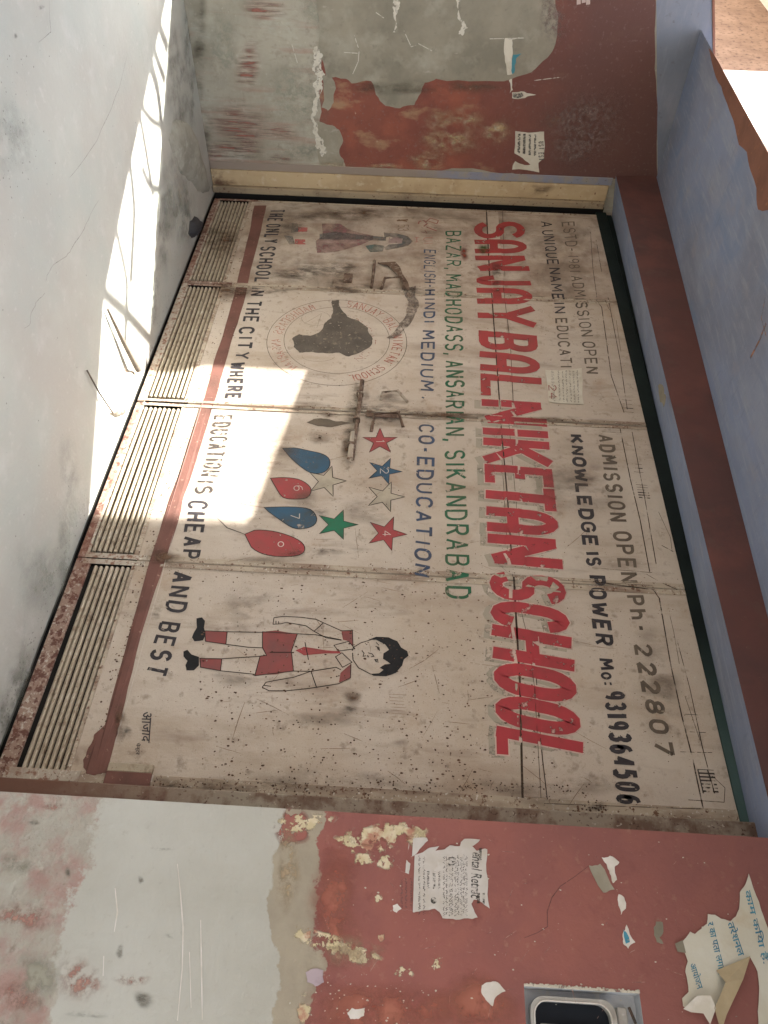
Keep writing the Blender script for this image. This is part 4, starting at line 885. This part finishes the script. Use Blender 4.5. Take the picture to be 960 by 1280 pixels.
# ---------------- stars, drops
def star(c, R_, r_, rot, m, nm, dig=None, dm=None, sx=1., outline=True, lab=None):
    q = []
    for k in range(10):
        a = rot+math.pi*k/5; rr = R_ if k % 2 == 0 else r_
        q.append((c[0]+rr*math.cos(a), c[1]+rr*math.sin(a)*sx))
    mb = MB(); poly_on(mb, GATE, q, .0009); o = mb.build(nm, m, gt)
    if lab: o['label'] = lab
    if outline:
        mb = MB(); line(mb, q+[q[0]], .0026 if m is not p_sbare else .0034, .0012); mb.build('star_outline', p_line, o)
    if dig:
        mb = MB(); text_on(mb, GATE, dig, (c[0]-5, c[1]-3.5), (c[0]-5, c[1]+3.5), (c[0]+6, c[1]+3.5), (c[0]+6, c[1]-3.5), .003, .0014); mb.build('star_digit', dm or p_white, o)
    return o
pi = math.pi
star((475, 552), 23, 8.5, -pi/2, p_star1, 'painted_star', '1', sx=.74, lab='red star with the figure 1')
star((480, 589), 23, 8.5, 0.05, p_sblue, 'painted_star', '2', sx=.74, lab='blue star with the figure 2')
star((481, 621), 25, 9.5, 0.02, p_sbare, 'painted_star', sx=.78, lab='bare outlined star in the right row')
star((483, 667), 26, 10, 0.05, p_star1, 'painted_star', '4', sx=.86, lab='red star with the figure 4')
star((408, 602), 25, 10, -.03, p_sbare, 'painted_star', sx=.80, lab='bare outlined star in the left row')
star((421, 656), 27, 10.5, 0.0, p_sgreen, 'painted_star', sx=.72, lab='green star')
def drop(pts, m, dig=None, c=None, lab=None, tail=None):
    # smooth closed outline through the points
    n = len(pts); q = []
    for i in range(n):
        p0, p1, p2, p3 = [Vector(pts[(i+k-1) % n]) for k in range(4)]
        for t in (0, .33, .66):
            if i == 0 or i == n-1: pp = p1.lerp(p2, t)
            else: pp = .5*((2*p1)+(p2-p0)*t+(2*p0-5*p1+4*p2-p3)*t*t+(3*p1-p0-3*p2+p3)*t**3)
            q.append((pp.x, pp.y))
    mb = MB(); poly_on(mb, GATE, q, .0010); o = mb.build('painted_balloon', m, gt); o['label'] = lab
    mb = MB(); line(mb, q+[q[0]], .0036, .0013)
    if tail: line(mb, tail, .004, .0013, True)
    mb.build('balloon_outline', p_line, o)
    if dig: mb = MB(); text_on(mb, GATE, dig, (c[0]-5, c[1]-3), (c[0]-5, c[1]+4), (c[0]+7, c[1]+4), (c[0]+7, c[1]-3), .0035, .0015); mb.build('balloon_digit', p_white, o)
drop([(353, 560.5), (368, 560), (388, 564), (404, 568), (412, 575), (411, 585), (402, 591.5), (388, 591), (374, 582), (362, 571)], p_sblue, lab='upper blue balloon')
drop([(338, 598), (352, 597), (372, 599), (385, 606), (389, 614), (384, 622), (370, 624), (354, 622), (345, 610)], p_star1, '6', (372, 610), lab='small red balloon with a figure')
drop([(330, 634.5), (345, 634), (368, 634), (388, 637), (396, 648), (392, 657), (380, 661), (366, 660), (350, 650), (336, 640)], p_sblue, '7', (368, 645), lab='lower blue balloon')
drop([(306, 668), (318, 663), (340, 664), (362, 670), (377, 678), (381, 687), (374, 694), (352, 696), (330, 693), (314, 684)], p_star1, 'o', (352, 680), lab='large red balloon', tail=[(272, 648), (284, 660), (306, 668)])
mb = MB(); line(mb, [(292, 620), (302, 630), (330, 635)], .0014); mb.build('balloon_string', p_redm, gt)

# ---------------- round seal
def ell(c, rx, ry, a0=0, a1=2*pi, n=64): return [(c[0]+rx*math.cos(a0+(a1-a0)*i/n), c[1]+ry*math.sin(a0+(a1-a0)*i/n)) for i in range(n+1)]
SC = (421, 428.6)
mb = MB(); line(mb, ell(SC, 87.5, 53.5), .0022, .0012); line(mb, ell((421, 425.5), 66, 41.5), .002, .0012); seal = mb.build('round_seal', p_line, gt); seal['label'] = 'black rings of the round school seal'
def arc_text(txt, c, rx, ry, a0, a1, hgt, wd, m):
    mb = MB(); n = len(txt)
    for i, ch in enumerate(txt):
        if ch not in G: continue
        t0 = a0+(a1-a0)*(i+.1)/n; t1 = a0+(a1-a0)*(i+.85)/n
        P_ = lambda t, k: (c[0]+(rx+k*hgt)*math.cos(t), c[1]+(ry+k*hgt*.62)*math.sin(t))
        text_on(mb, GATE, ch, P_(t0, 0), P_(t1, 0), P_(t1, 1), P_(t0, 1), wd, .0012)
    return mb.build('seal_lettering', m, seal)
p_redseal = pnt('thin_red_seal_paint', (.42, .12, .09), .44, 60)
arc_text('SANJAY BAL NIKETAN SCHOOL', (421, 427), 70, 43.5, -pi*.45, pi*.44, 13, .0042, p_redseal)
arc_text('MADHODASS ANSARIAN', (421, 427), 70, 43.5, -pi*.62, -pi*1.26, 12, .0036, pnt('very_worn_red_seal_paint', (.42, .14, .11), .49, 60))
arc_text('EDUCATION', (414, 426), 46, 28, -pi*.42, pi*.30, 10, .003, pnt('faint_red_seal_paint', (.42, .14, .11), .50, 60))
mb = MB(); line(mb, ell((395, 398), 18, 9, 0, 2*pi, 24), .001); line(mb, [(380, 405), (402, 392), (396, 410)], .001); line(mb, ell((398, 446), 20, 6, 0, pi, 12), .001); mb.build('seal_sketch', p_line, seal)
m_blob = mat('dark_repainted_blot', (.125, .105, .085), [L((.09, .078, .065), 8, .42, .62), L((.20, .165, .125), 30, .58, .68)], rough=.75, bump=(40, .3), alpha=(44, .27, .45))
patch('dark_blot', GATE, [(365, 424), (374, 418), (388, 420), (401, 414), (406, 404), (414, 398), (416, 385), (415, 376), (424, 375), (426, 386), (434, 396), (448, 401), (460, 410), (466, 424), (464, 432), (452, 440), (436, 446), (424, 441), (408, 442), (390, 440), (374, 441), (367, 434)], m_blob, gt, h=.0016, sub=2, ragged=.10, thick=0)
# arc rubbed by the swinging hasp
patch('dark_blot', GATE, [(505, 352), (512, 360), (520, 358), (519, 372), (524, 384), (518, 396), (510, 409), (500, 419), (487, 424), (483, 423), (492, 416), (500, 404), (508, 392), (511, 378), (504, 366)], mat('rubbed_grime', (.16, .13, .11), [L((.22, .16, .12), 30, .5, .65)], rough=.85, bump=None, alpha=(30, .34, .62)), gt, h=.0048, sub=2, ragged=.10, thick=0)
patch('dark_blot', GATE, [(383, 528), (392, 524), (404, 523.5), (420, 527), (434, 528), (444, 529), (420, 533), (398, 533)], p_num, gt, h=.0016, sub=2, ragged=.08, thick=0)

# ---------------- the painted boy
by = empty.__call__ if False else None
def filled(pts, m, nm, h=.0009, lab=None, par=None):
    mb = MB(); poly_on(mb, GATE, pts, h, 1, .02); o = mb.build(nm, m, par or gt)
    if lab: o['label'] = lab
    return o
def cp(x, y): return (220+x*.3125, 750+y*.3125)
CPS = lambda l: [cp(*p) for p in l]
filled(CPS([(346, 128), (400, 122), (486, 136), (470, 172), (462, 205), (466, 250), (470, 285), (400, 298), (315, 304), (328, 255), (336, 226), (362, 222), (346, 190)]), p_short, 'painted_shorts')
filled(CPS([(116, 124), (205, 128), (200, 178), (118, 166)]), p_short, 'painted_sock'); filled(CPS([(96, 234), (184, 236), (178, 284), (98, 270)]), p_short, 'painted_sock')
filled(CPS([(82, 74), (104, 70), (116, 84), (112, 110), (118, 140), (108, 162), (74, 166), (64, 150), (72, 130), (84, 110)]), p_hair, 'painted_shoe')
filled(CPS([(30, 206), (46, 200), (62, 218), (92, 228), (92, 262), (72, 282), (42, 282), (38, 262), (46, 244), (30, 226)]), p_hair, 'painted_shoe')
filled(CPS([(662, 126), (706, 122), (706, 186), (690, 165), (668, 160)]), p_short, 'painted_shoulder'); filled(CPS([(652, 330), (658, 292), (700, 256), (698, 312)]), p_short, 'painted_shoulder')
filled(CPS([(478, 202), (512, 188), (600, 202), (654, 205), (660, 214), (600, 214), (512, 222)]), p_star1, 'painted_tie', .0012)
hair = [(770, 160), (800, 148), (850, 150), (885, 165), (900, 190), (925, 205), (930, 224), (912, 238), (905, 262), (880, 292), (840, 306), (790, 304), (778, 296), (812, 294), (830, 280), (815, 272), (836, 258), (858, 256), (828, 236), (830, 214), (852, 200), (836, 178), (800, 160)]
filled(CPS(hair), p_hair, 'painted_hair', .0014)
mb = MB()
for l in ([(205, 128), (346, 130)], [(200, 178), (290, 190), (346, 192)], [(184, 236), (336, 226)], [(178, 284), (315, 298)], [(346, 128), (486, 136), (462, 205), (470, 285), (315, 304), (336, 226), (362, 222), (346, 192), (346, 128)], [(375, 210), (462, 210)],
          [(486, 136), (560, 140), (662, 160)], [(470, 285), (540, 286), (640, 270), (660, 280)], [(388, 98), (392, 72), (430, 66), (500, 70), (560, 78), (590, 92), (662, 124), (706, 122), (708, 190)], [(388, 98), (420, 96), (440, 90), (520, 104), (552, 126), (600, 152), (662, 162)], [(590, 92), (552, 126)],
          [(345, 350), (360, 330), (400, 322), (470, 310), (540, 286)], [(345, 350), (372, 364), (440, 364), (520, 356), (562, 350), (650, 336), (698, 312), (700, 256)], [(540, 286), (562, 350)], [(352, 342), (380, 346)], [(400, 84), (400, 98)], [(410, 86), (412, 98)],
          [(632, 182), (690, 166), (716, 196), (650, 205), (632, 182)], [(638, 228), (664, 212), (704, 250), (666, 270), (638, 228)], [(704, 205), (710, 190), (740, 172), (780, 160)], [(706, 212), (708, 240), (730, 272), (780, 298)],
          [(744, 204), (752, 214), (748, 226), (760, 224)], [(768, 212), (784, 216), (792, 226), (780, 228)], [(798, 186), (812, 190), (814, 204)], [(792, 240), (806, 238), (808, 252)], [(800, 170), (812, 182)], [(516, 170), (530, 240)], [(116, 124), (118, 166), (200, 178), (205, 128), (116, 124)], [(96, 234), (98, 270), (178, 284), (184, 236), (96, 234)]):
    line(mb, CPS(l), .0030, .0016)
line(mb, CPS([(806, 190), (810, 200)]), .005, .0017); line(mb, CPS([(798, 240), (802, 250)]), .005, .0017); line(mb, CPS([(766, 222), (770, 230)]), .004, .0017)
boy = mb.build('painted_boy', p_line, gt); boy['label'] = 'black outline of the painted schoolboy'
# ---------------- faint painted girl at the left
q_ = lambda x, y: (340+x*.198, 250+y*.198)
QS = lambda l: [q_(*p) for p in l]
FP = lambda nm, c: mat(nm, c, [L(tuple(x*1.5 for x in c), 16, .45, .65)], rough=.7, bump=None, alpha=(11, .24, .78))
p_gskirt = FP('faint_maroon_paint', (.25, .125, .125)); p_gdark = FP('faint_slate_paint', (.13, .13, .125)); p_gteal = FP('faint_teal_paint', (.10, .15, .14))
for l, m_, nm in (([(315, 150), (430, 150), (480, 185), (560, 210), (640, 225), (640, 250), (560, 285), (400, 330), (285, 335), (275, 260), (320, 230)], p_gskirt, 'faint_skirt'),
               ([(300, 215), (400, 200), (560, 222), (720, 235), (720, 258), (560, 250), (400, 252), (300, 248)], p_gdark, 'faint_tunic'),
               ([(125, 145), (160, 148), (172, 200), (120, 205)], p_gdark, 'faint_shoe'), ([(75, 225), (130, 230), (145, 280), (110, 282)], p_gdark, 'faint_shoe'), ([(165, 172), (225, 175), (222, 204), (165, 202)], p_redf, 'faint_sock'), ([(145, 248), (210, 250), (210, 282), (145, 280)], p_redf, 'faint_sock'),
               ([(590, 290), (650, 280), (710, 290), (700, 325), (620, 330)], p_gteal, 'faint_sleeve'), ([(705, 205), (790, 212), (860, 230), (888, 262), (860, 290), (790, 305), (720, 318), (705, 300), (740, 282), (820, 275), (825, 245), (740, 232), (710, 240)], p_gdark, 'faint_hair'), ([(740, 235), (818, 240), (822, 272), (735, 270)], pnt('faint_face_paint', (.34, .25, .24), .40), 'faint_face')):
    filled(QS(l), m_, nm, .0010)
# ---------------- grime
for (x, y, rx, ry, m_) in ((400, 335, 60, 10, d_soot), (370, 345, 50, 10, d_soot), (430, 340, 30, 14, d_soot), (440, 362, 60, 8, d_soot), (330, 364, 50, 5, d_soot), (400, 275, 60, 14, d_lite), (440, 268, 60, 10, d_brown), (360, 290, 26, 16, d_lite), (520, 364, 30, 8, d_soot), (425, 356, 20, 14, d_brown), (540, 290, 20, 8, d_lite),
                           (450, 500, 16, 28, d_soot), (440, 530, 14, 40, d_soot), (470, 512, 40, 9, d_soot), (500, 517, 50, 8, d_soot), (490, 498, 24, 9, d_brown), (436, 560, 12, 24, d_brown), (360, 508, 80, 6, d_brown), (480, 526, 30, 8, d_soot), (560, 520, 60, 6, d_brown), (700, 526, 80, 5, d_brown), (398, 548, 16, 10, d_brown), (410, 518, 14, 6, d_brown),
                           (380, 625, 24, 12, d_lite), (400, 690, 70, 6, d_soot), (340, 700, 60, 7, d_lite), (400, 640, 14, 10, d_soot), (440, 872, 14, 12, d_brown), (436, 888, 14, 8, d_soot), (400, 900, 60, 12, d_lite), (500, 930, 14, 6, d_lite), (300, 850, 40, 10, d_lite),
                           (150, 900, 10, 30, d_brown), (160, 915, 8, 12, d_soot), (196, 765, 8, 16, d_soot), (205, 697, 26, 12, d_brown), (700, 1005, 60, 12, d_lite), (745, 1010, 16, 8, d_soot), (600, 985, 140, 14, d_lite), (300, 985, 120, 14, d_brown), (200, 980, 50, 10, d_brown), (420, 975, 120, 16, d_lite),
                           (312, 760, 30, 40, d_lite), (730, 980, 60, 18, d_lite), (720, 600, 60, 60, d_lite), (820, 850, 40, 90, d_lite), (620, 350, 10, 30, d_soot), (604, 312, 8, 8, dirt('green_daub', (.06, .09, .03), 20, .2, .5)), (580, 318, 6, 10, dirt('red_daub', (.22, .06, .04), 20, .2, .5)),
                           (350, 560, 30, 26, d_lite), (460, 640, 40, 20, d_lite), (290, 365, 30, 16, d_brown), (275, 300, 30, 26, d_brown), (250, 480, 40, 14, d_lite)):
    blot('grime_stain', GATE, x, y, rx, ry, m_, gt, h=.0052+.00003*(int(x) % 9))
rs = random.Random(3); mb = MB(); mbl = MB()
def speck(mb, px, py, r_, asp=1.):
    a, b = H(px, py); k = rs.randint(4, 6); ph = rs.uniform(0, 6)
    mb.add([lift(GATE, a+r_*rs.uniform(.5, 1.1)*math.cos(ph+6.28*j/k), b+asp*r_*rs.uniform(.5, 1.1)*math.sin(ph+6.28*j/k), .0019) for j in range(k)], [tuple(range(k))])
for i in range(2000):
    px, py = rs.uniform(250, 700), rs.uniform(715, 990)
    if rs.random() > .35+.5*(py-700)/300: continue
    speck(mb, px, py, rs.choice((.0009, .0013, .0018, .0025, .0035, .0045)), rs.uniform(.7, 1.8))
for i in range(900):
    speck(mb, rs.uniform(300, 760), rs.uniform(270, 700), rs.choice((.001, .0015, .002, .003)))
for i in range(120):
    speck(mb, rs.uniform(640, 880), rs.uniform(720, 1000), rs.choice((.001, .0016, .0025)))
for i in range(320):
    t = rs.random(); py = 257+t*710; px = 318-t*207+rs.gauss(-4, 7); speck(mb, px, py, rs.choice((.002, .003, .005)))
for i in range(200): speck(mb, rs.uniform(120, 700), rs.gauss(712, 6), rs.choice((.001, .002, .003)))
for i in range(260): speck(mb, rs.uniform(120, 740), rs.gauss(986, 5), rs.choice((.0015, .003, .004)))
for i in range(40): speck(mb, rs.gauss(740, 10), rs.gauss(1008, 5), rs.choice((.002, .004, .005)))
o = mb.build('rust_specks', mat('rust_speck', (.085, .05, .035), [L((.16, .09, .055), 30, .5, .6)], rough=.9, bump=None), gt); o['kind'] = 'stuff'
mb = MB()
for i in range(70):
    px, py = rs.uniform(270, 740), rs.uniform(560, 980); a = rs.gauss(0, .35)+(pi/2 if rs.random() < .25 else 0); l_ = rs.uniform(8, 45)
    line(mb, [(px, py), (px+l_*.5*math.cos(a)+rs.uniform(-1.5, 1.5), py+l_*.5*math.sin(a)), (px+l_*math.cos(a), py+l_*math.sin(a))], rs.uniform(.0008, .0018), .0017, True)
line(mb, [(290, 926), (298, 900), (306, 878)], .0022, .0018, True); line(mb, [(512, 836), (530, 826), (548, 812)], .0022, .0018, True)
for k in range(8): line(mb, [(486+k*.5, 868+k*4), (506+rs.uniform(-4, 4), 868+k*4+1)], .0012, .0018, True)
o = mb.build('fine_scratches', p_ochre, gt); o['kind'] = 'stuff'

# ---------------- ironwork on the gate
m_hw = mat('rusty_hardware', (.17, .115, .085), [L((.30, .25, .20), 50, .52, .62), L((.09, .055, .04), 25, .5, .62)], rough=.7, bump=(60, .5), bd=.002, metal=.3)
m_hwl = mat('worn_pale_hardware', (.42, .365, .30), [L((.22, .14, .10), 40, .5, .62)], rough=.6, bump=(60, .4), bd=.002, metal=.2)
def W(px, py, h): a, b = H(px, py); return GATE.p3(a, b, h)
mb = MB(); mb.tube([W(453, 480, .022), W(448, 520, .022), W(440, 578, .022)], .0105, 10); bolt = mb.build('sliding_bolt', m_hw, gt, smooth=True)
mb = MB(); mb.tube([W(441.5, 545, .023), W(438, 578, .023)], .0125, 12, .015); mb.build('bolt_sleeve', m_hwl, bolt, smooth=True)
for (px, py) in ((450, 496), (446, 528), (440, 560)):
    mb = MB(); c = W(px, py, 0); mb.bbox((c.x-.008, -.034, c.z-.016), (c.x+.008, -.004, c.z-.0115), .001); mb.bbox((c.x-.008, -.034, c.z+.0115), (c.x+.008, -.004, c.z+.016), .001); mb.bbox((c.x-.008, -.037, c.z-.016), (c.x+.008, -.0335, c.z+.016), .001); mb.build('bolt_staple', m_hw, bolt)
mb = MB(); mb.tube([W(476, 500, .0), W(478, 497, .035), W(497, 495, .035), W(510, 503, .0)], .008, 8); mb.build('pull_handle', m_hwl, gt, smooth=True)
mb = MB(); a, b = H(458, 517); c2 = H(500, 524); mb.bbox((a, -.010, b), (a+.028, -.0045, c2[1]), .001); mb.build('hasp_plate', m_hw, gt)
mb = MB(); mb.tube([W(464, 540, .0), W(468, 524, .035), W(498, 522, .035), W(504, 534, .0)], .008, 8); mb.build('pull_handle', m_hw, gt, smooth=True)
mb = MB(); mb.tube([W(458, 516, .014), W(498, 519, .014)], .003, 6); mb.build('latch_rod', m_hwl, gt, smooth=True)
# left latch
mb = MB(); mb.tube([W(468, 330, .02), W(467, 345, .03), W(464, 362, .012)], .009, 8); mb.build('latch_hook', m_hw, gt, smooth=True)
mb = MB(); P_ = [(472, 331), (494, 330), (500, 337), (503, 345), (510, 356), (512, 366), (506, 362), (498, 347), (490, 339), (484, 334)]
poly_on(mb, GATE, P_, .016, 1, .03, .008); mb.build('hasp', m_hw, gt)
mb = MB(); mb.tube([W(476, 363, .0), W(481, 353, .03), W(500, 352, .03), W(505, 362, .0)], .008, 8); mb.build('pull_handle', m_hw, gt, smooth=True)
mb = MB(); a, b = H(436, 350); mb.bbox((a-.05, -.012, b-.03), (a+.03, -.001, b+.02), .002); mb.build('latch_plate', m_hw, gt)
for (px, py) in ((411, 519), (400, 547)):
    mb = MB(); c = W(px, py, .0); mb.bbox((c.x-.008, -.012, c.z-.006), (c.x+.008, -.001, c.z+.006), .002); mb.build('bolt_head', m_hw, gt)
# notice on the gate
gn = empty('paper_notice', W(681, 482, .005), 'wrinkled paper notice with handwriting pasted on the gate beside the red letters', 'notice')
patch('notice_sheet', GATE, [(681, 463), (700, 464), (727, 461), (728, 480), (729.5, 506), (706, 505), (686, 503), (684, 485)], m_ppr, gn, h=.0045, sub=2, ragged=.03, thick=.0015)
mb = MB(); GQ = ((683, 463), (685, 503), (729, 506), (727, 462))
scribble(mb, GATE, GQ, [(.10, .12), (.30, .06), (.42, .05), (.52, .05), (.62, .06), (.72, .07), (.84, .05)], .0022, .0058, seed=11); mb.build('print_lines', m_ink, gn)['kind'] = 'stuff'
mb = MB(); text_on(mb, GATE, '24', (685, 482), (686, 500), (696, 500), (695, 482), .004, .006); mb.build('handwriting', p_redm, gn)

# ================================================================== on the floor
ml = mat('mortar_lump', (.33, .325, .28), [L((.24, .235, .20), 8, .45, .65), L((.42, .41, .36), 20, .55, .7)], rough=.95, bump=(30, .7), bd=.008)
def lump(name, pts, hgt, m, label, cat, n_in=3, seed=1):
    rnd = random.Random(seed); c = Vector((0, 0))
    P_ = [Vector(FLOOR.at(*p)) for p in pts]
    for _ in range(2):
        q = []
        for a, b in zip(P_, P_[1:]+P_[:1]):
            d = b-a; q += [a, a.lerp(b, .5)+Vector((-d.y, d.x))*rnd.uniform(-.1, .1)]
        P_ = q
    for p in P_: c += p
    c /= len(P_); v = []; n = len(P_)
    for k, hz in ((1, -.006), (.86, .55), (.6, .85), (.3, 1.)):
        for p in P_:
            a = c+(p-c)*k; v.append((a.x, a.y, -.006 if hz < 0 else hgt*hz*rnd.uniform(.85, 1.1)))
    v.append((c.x, c.y, hgt)); f = []
    for r_ in range(3):
        for i in range(n): f.append((r_*n+i, r_*n+(i+1) % n, (r_+1)*n+(i+1) % n, (r_+1)*n+i))
    for i in range(n): f.append((3*n+i, 3*n+(i+1) % n, 4*n))
    o = build(name, v, f, m, loc=(c.x, c.y, 0), smooth=True); tag(o, label, cat); return o
lump('mortar_fillet', [(228, 150), (216, 152), (212, 175), (220, 205), (236, 226), (252, 240), (262, 240), (256, 214), (246, 180), (238, 160)], .035, ml, 'low grey mortar lump in the corner between left wall and gate', 'mortar')
lump('cement_block', [(176, 466), (160, 462), (150, 478), (138, 506), (136, 517), (150, 520), (160, 512), (166, 494)], .035, mat('pale_lump', (.5, .47, .41), [L((.33, .27, .21), 20, .5, .65)], rough=.95, bump=(30, .8), bd=.01), 'small crumbling cement stop on the floor at the middle of the gate', 'cement lump', seed=4)
mw = mat('weathered_wood', (.17, .14, .11), [L((.12, .10, .08), 10, .45, .65, st=(1, 6, 1))], rough=.8, bump=(40, .3))
a, b = FLOOR.w(131, 386), FLOOR.w(163, 462)
mb = MB(); mb.tube([a+Vector((0, 0, .012)), a.lerp(b, .5)+Vector((0, 0, .022)), b+Vector((0, 0, .040))], .005, 7, .016); o = mb.build('wooden_stick', mw, loc=tuple(a), smooth=True); tag(o, 'tapered wooden stick lying on the sunlit floor against the cement stop', 'stick')
a, b = FLOOR.w(107, 463), FLOOR.w(133, 516)
mb = MB(); mb.tube([a+Vector((0, 0, .006)), a.lerp(b, .5)+Vector((0, 0, .012)), b+Vector((0, 0, .03))], .0035, 6); o = mb.build('iron_rod', m_iron, loc=tuple(a), smooth=True); tag(o, 'thin dark rod on the floor nearest the viewer of the two', 'rod')
for (x, y, rx, ry) in ((222, 110, 18, 110), (212, 250, 20, 90), (190, 370, 12, 60), (234, 40, 5, 70), (240, 120, 6, 60), (190, 345, 6, 60), (232, 262, 8, 50), (140, 440, 7, 60), (80, 700, 8, 90), (30, 840, 8, 80)): blot('wall_foot_dirt_shade', FLOOR, x, y, rx, ry, d_grey, fl, h=.0048)  # wall-foot dirt, plus grey blots painting the shade on the floor by the gate
sn = MB(); c = FLOOR.w(246, 286)
lump('dark_stone', [(244, 270), (238, 276), (236, 292), (240, 298), (248, 290), (252, 278)], .03, mat('dark_stone', (.045, .045, .05), rough=.9, bump=(30, .5)), 'dark stone lying at the foot of the left gate leaf', 'stone', seed=6)
mb = MB()
for q in ([(158, 70), (148, 110), (138, 135), (120, 175), (96, 210), (82, 228)], [(122, 250), (112, 268), (104, 286), (88, 312), (82, 320), (66, 330), (58, 344), (56, 356)], [(56, 366), (44, 378), (38, 392), (36, 406), (26, 412)], [(60, 0), (62, 40), (40, 60)]):
    pts = []
    for p0, p1 in zip(q, q[1:]):
        for t in (0, .34, .67): pts.append(FLOOR.at(p0[0]+(p1[0]-p0[0])*t+random.uniform(-.8, .8), p0[1]+(p1[1]-p0[1])*t+random.uniform(-.8, .8)))
    ribbon(mb, FLOOR, pts, .0028, .003, taper=True)
o = mb.build('hairline_crack', mat('floor_crack_dirt', (.30, .295, .27), rough=.95, bump=None, alpha=(20, .35, .5)), fl)
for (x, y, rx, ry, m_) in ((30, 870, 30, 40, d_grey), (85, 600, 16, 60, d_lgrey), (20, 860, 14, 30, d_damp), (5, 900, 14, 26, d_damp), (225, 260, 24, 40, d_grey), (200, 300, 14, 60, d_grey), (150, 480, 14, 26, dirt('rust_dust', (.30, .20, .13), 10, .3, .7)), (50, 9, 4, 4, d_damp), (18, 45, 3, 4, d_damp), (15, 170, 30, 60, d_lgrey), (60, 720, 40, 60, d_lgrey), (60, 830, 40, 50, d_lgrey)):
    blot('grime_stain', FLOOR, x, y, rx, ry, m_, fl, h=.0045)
mb = MB()
for i in range(160):
    px, py = rs.uniform(0, 180), rs.uniform(0, 700); a, b = FLOOR.at(px, py); r_ = rs.choice((.0015, .002, .003, .004)); k = 5
    if i < 70: a, b = FLOOR.at(rs.gauss(15, 14), rs.gauss(170, 50))
    mb.add([(a+r_*rs.uniform(.5, 1.2)*math.cos(6.28*j/k), b+r_*rs.uniform(.5, 1.2)*math.sin(6.28*j/k), .0035) for j in range(k)], [tuple(range(k))])
for i in range(420):
    t = rs.random(); px, py = 262-t*262+rs.gauss(-7, 5), 245+t*680; a, b = FLOOR.at(px, py); r_ = rs.choice((.0015, .002, .003, .0045))
    if b < -.01 and px > 0: mb.add([(a+r_*rs.uniform(.5, 1.2)*math.cos(6.28*j/5), b+r_*rs.uniform(.5, 1.2)*math.sin(6.28*j/5), .0035) for j in range(5)], [tuple(range(5))])
o = mb.build('dirt_specks', mat('floor_speck', (.24, .24, .22), rough=.95, bump=None), fl); o['kind'] = 'stuff'
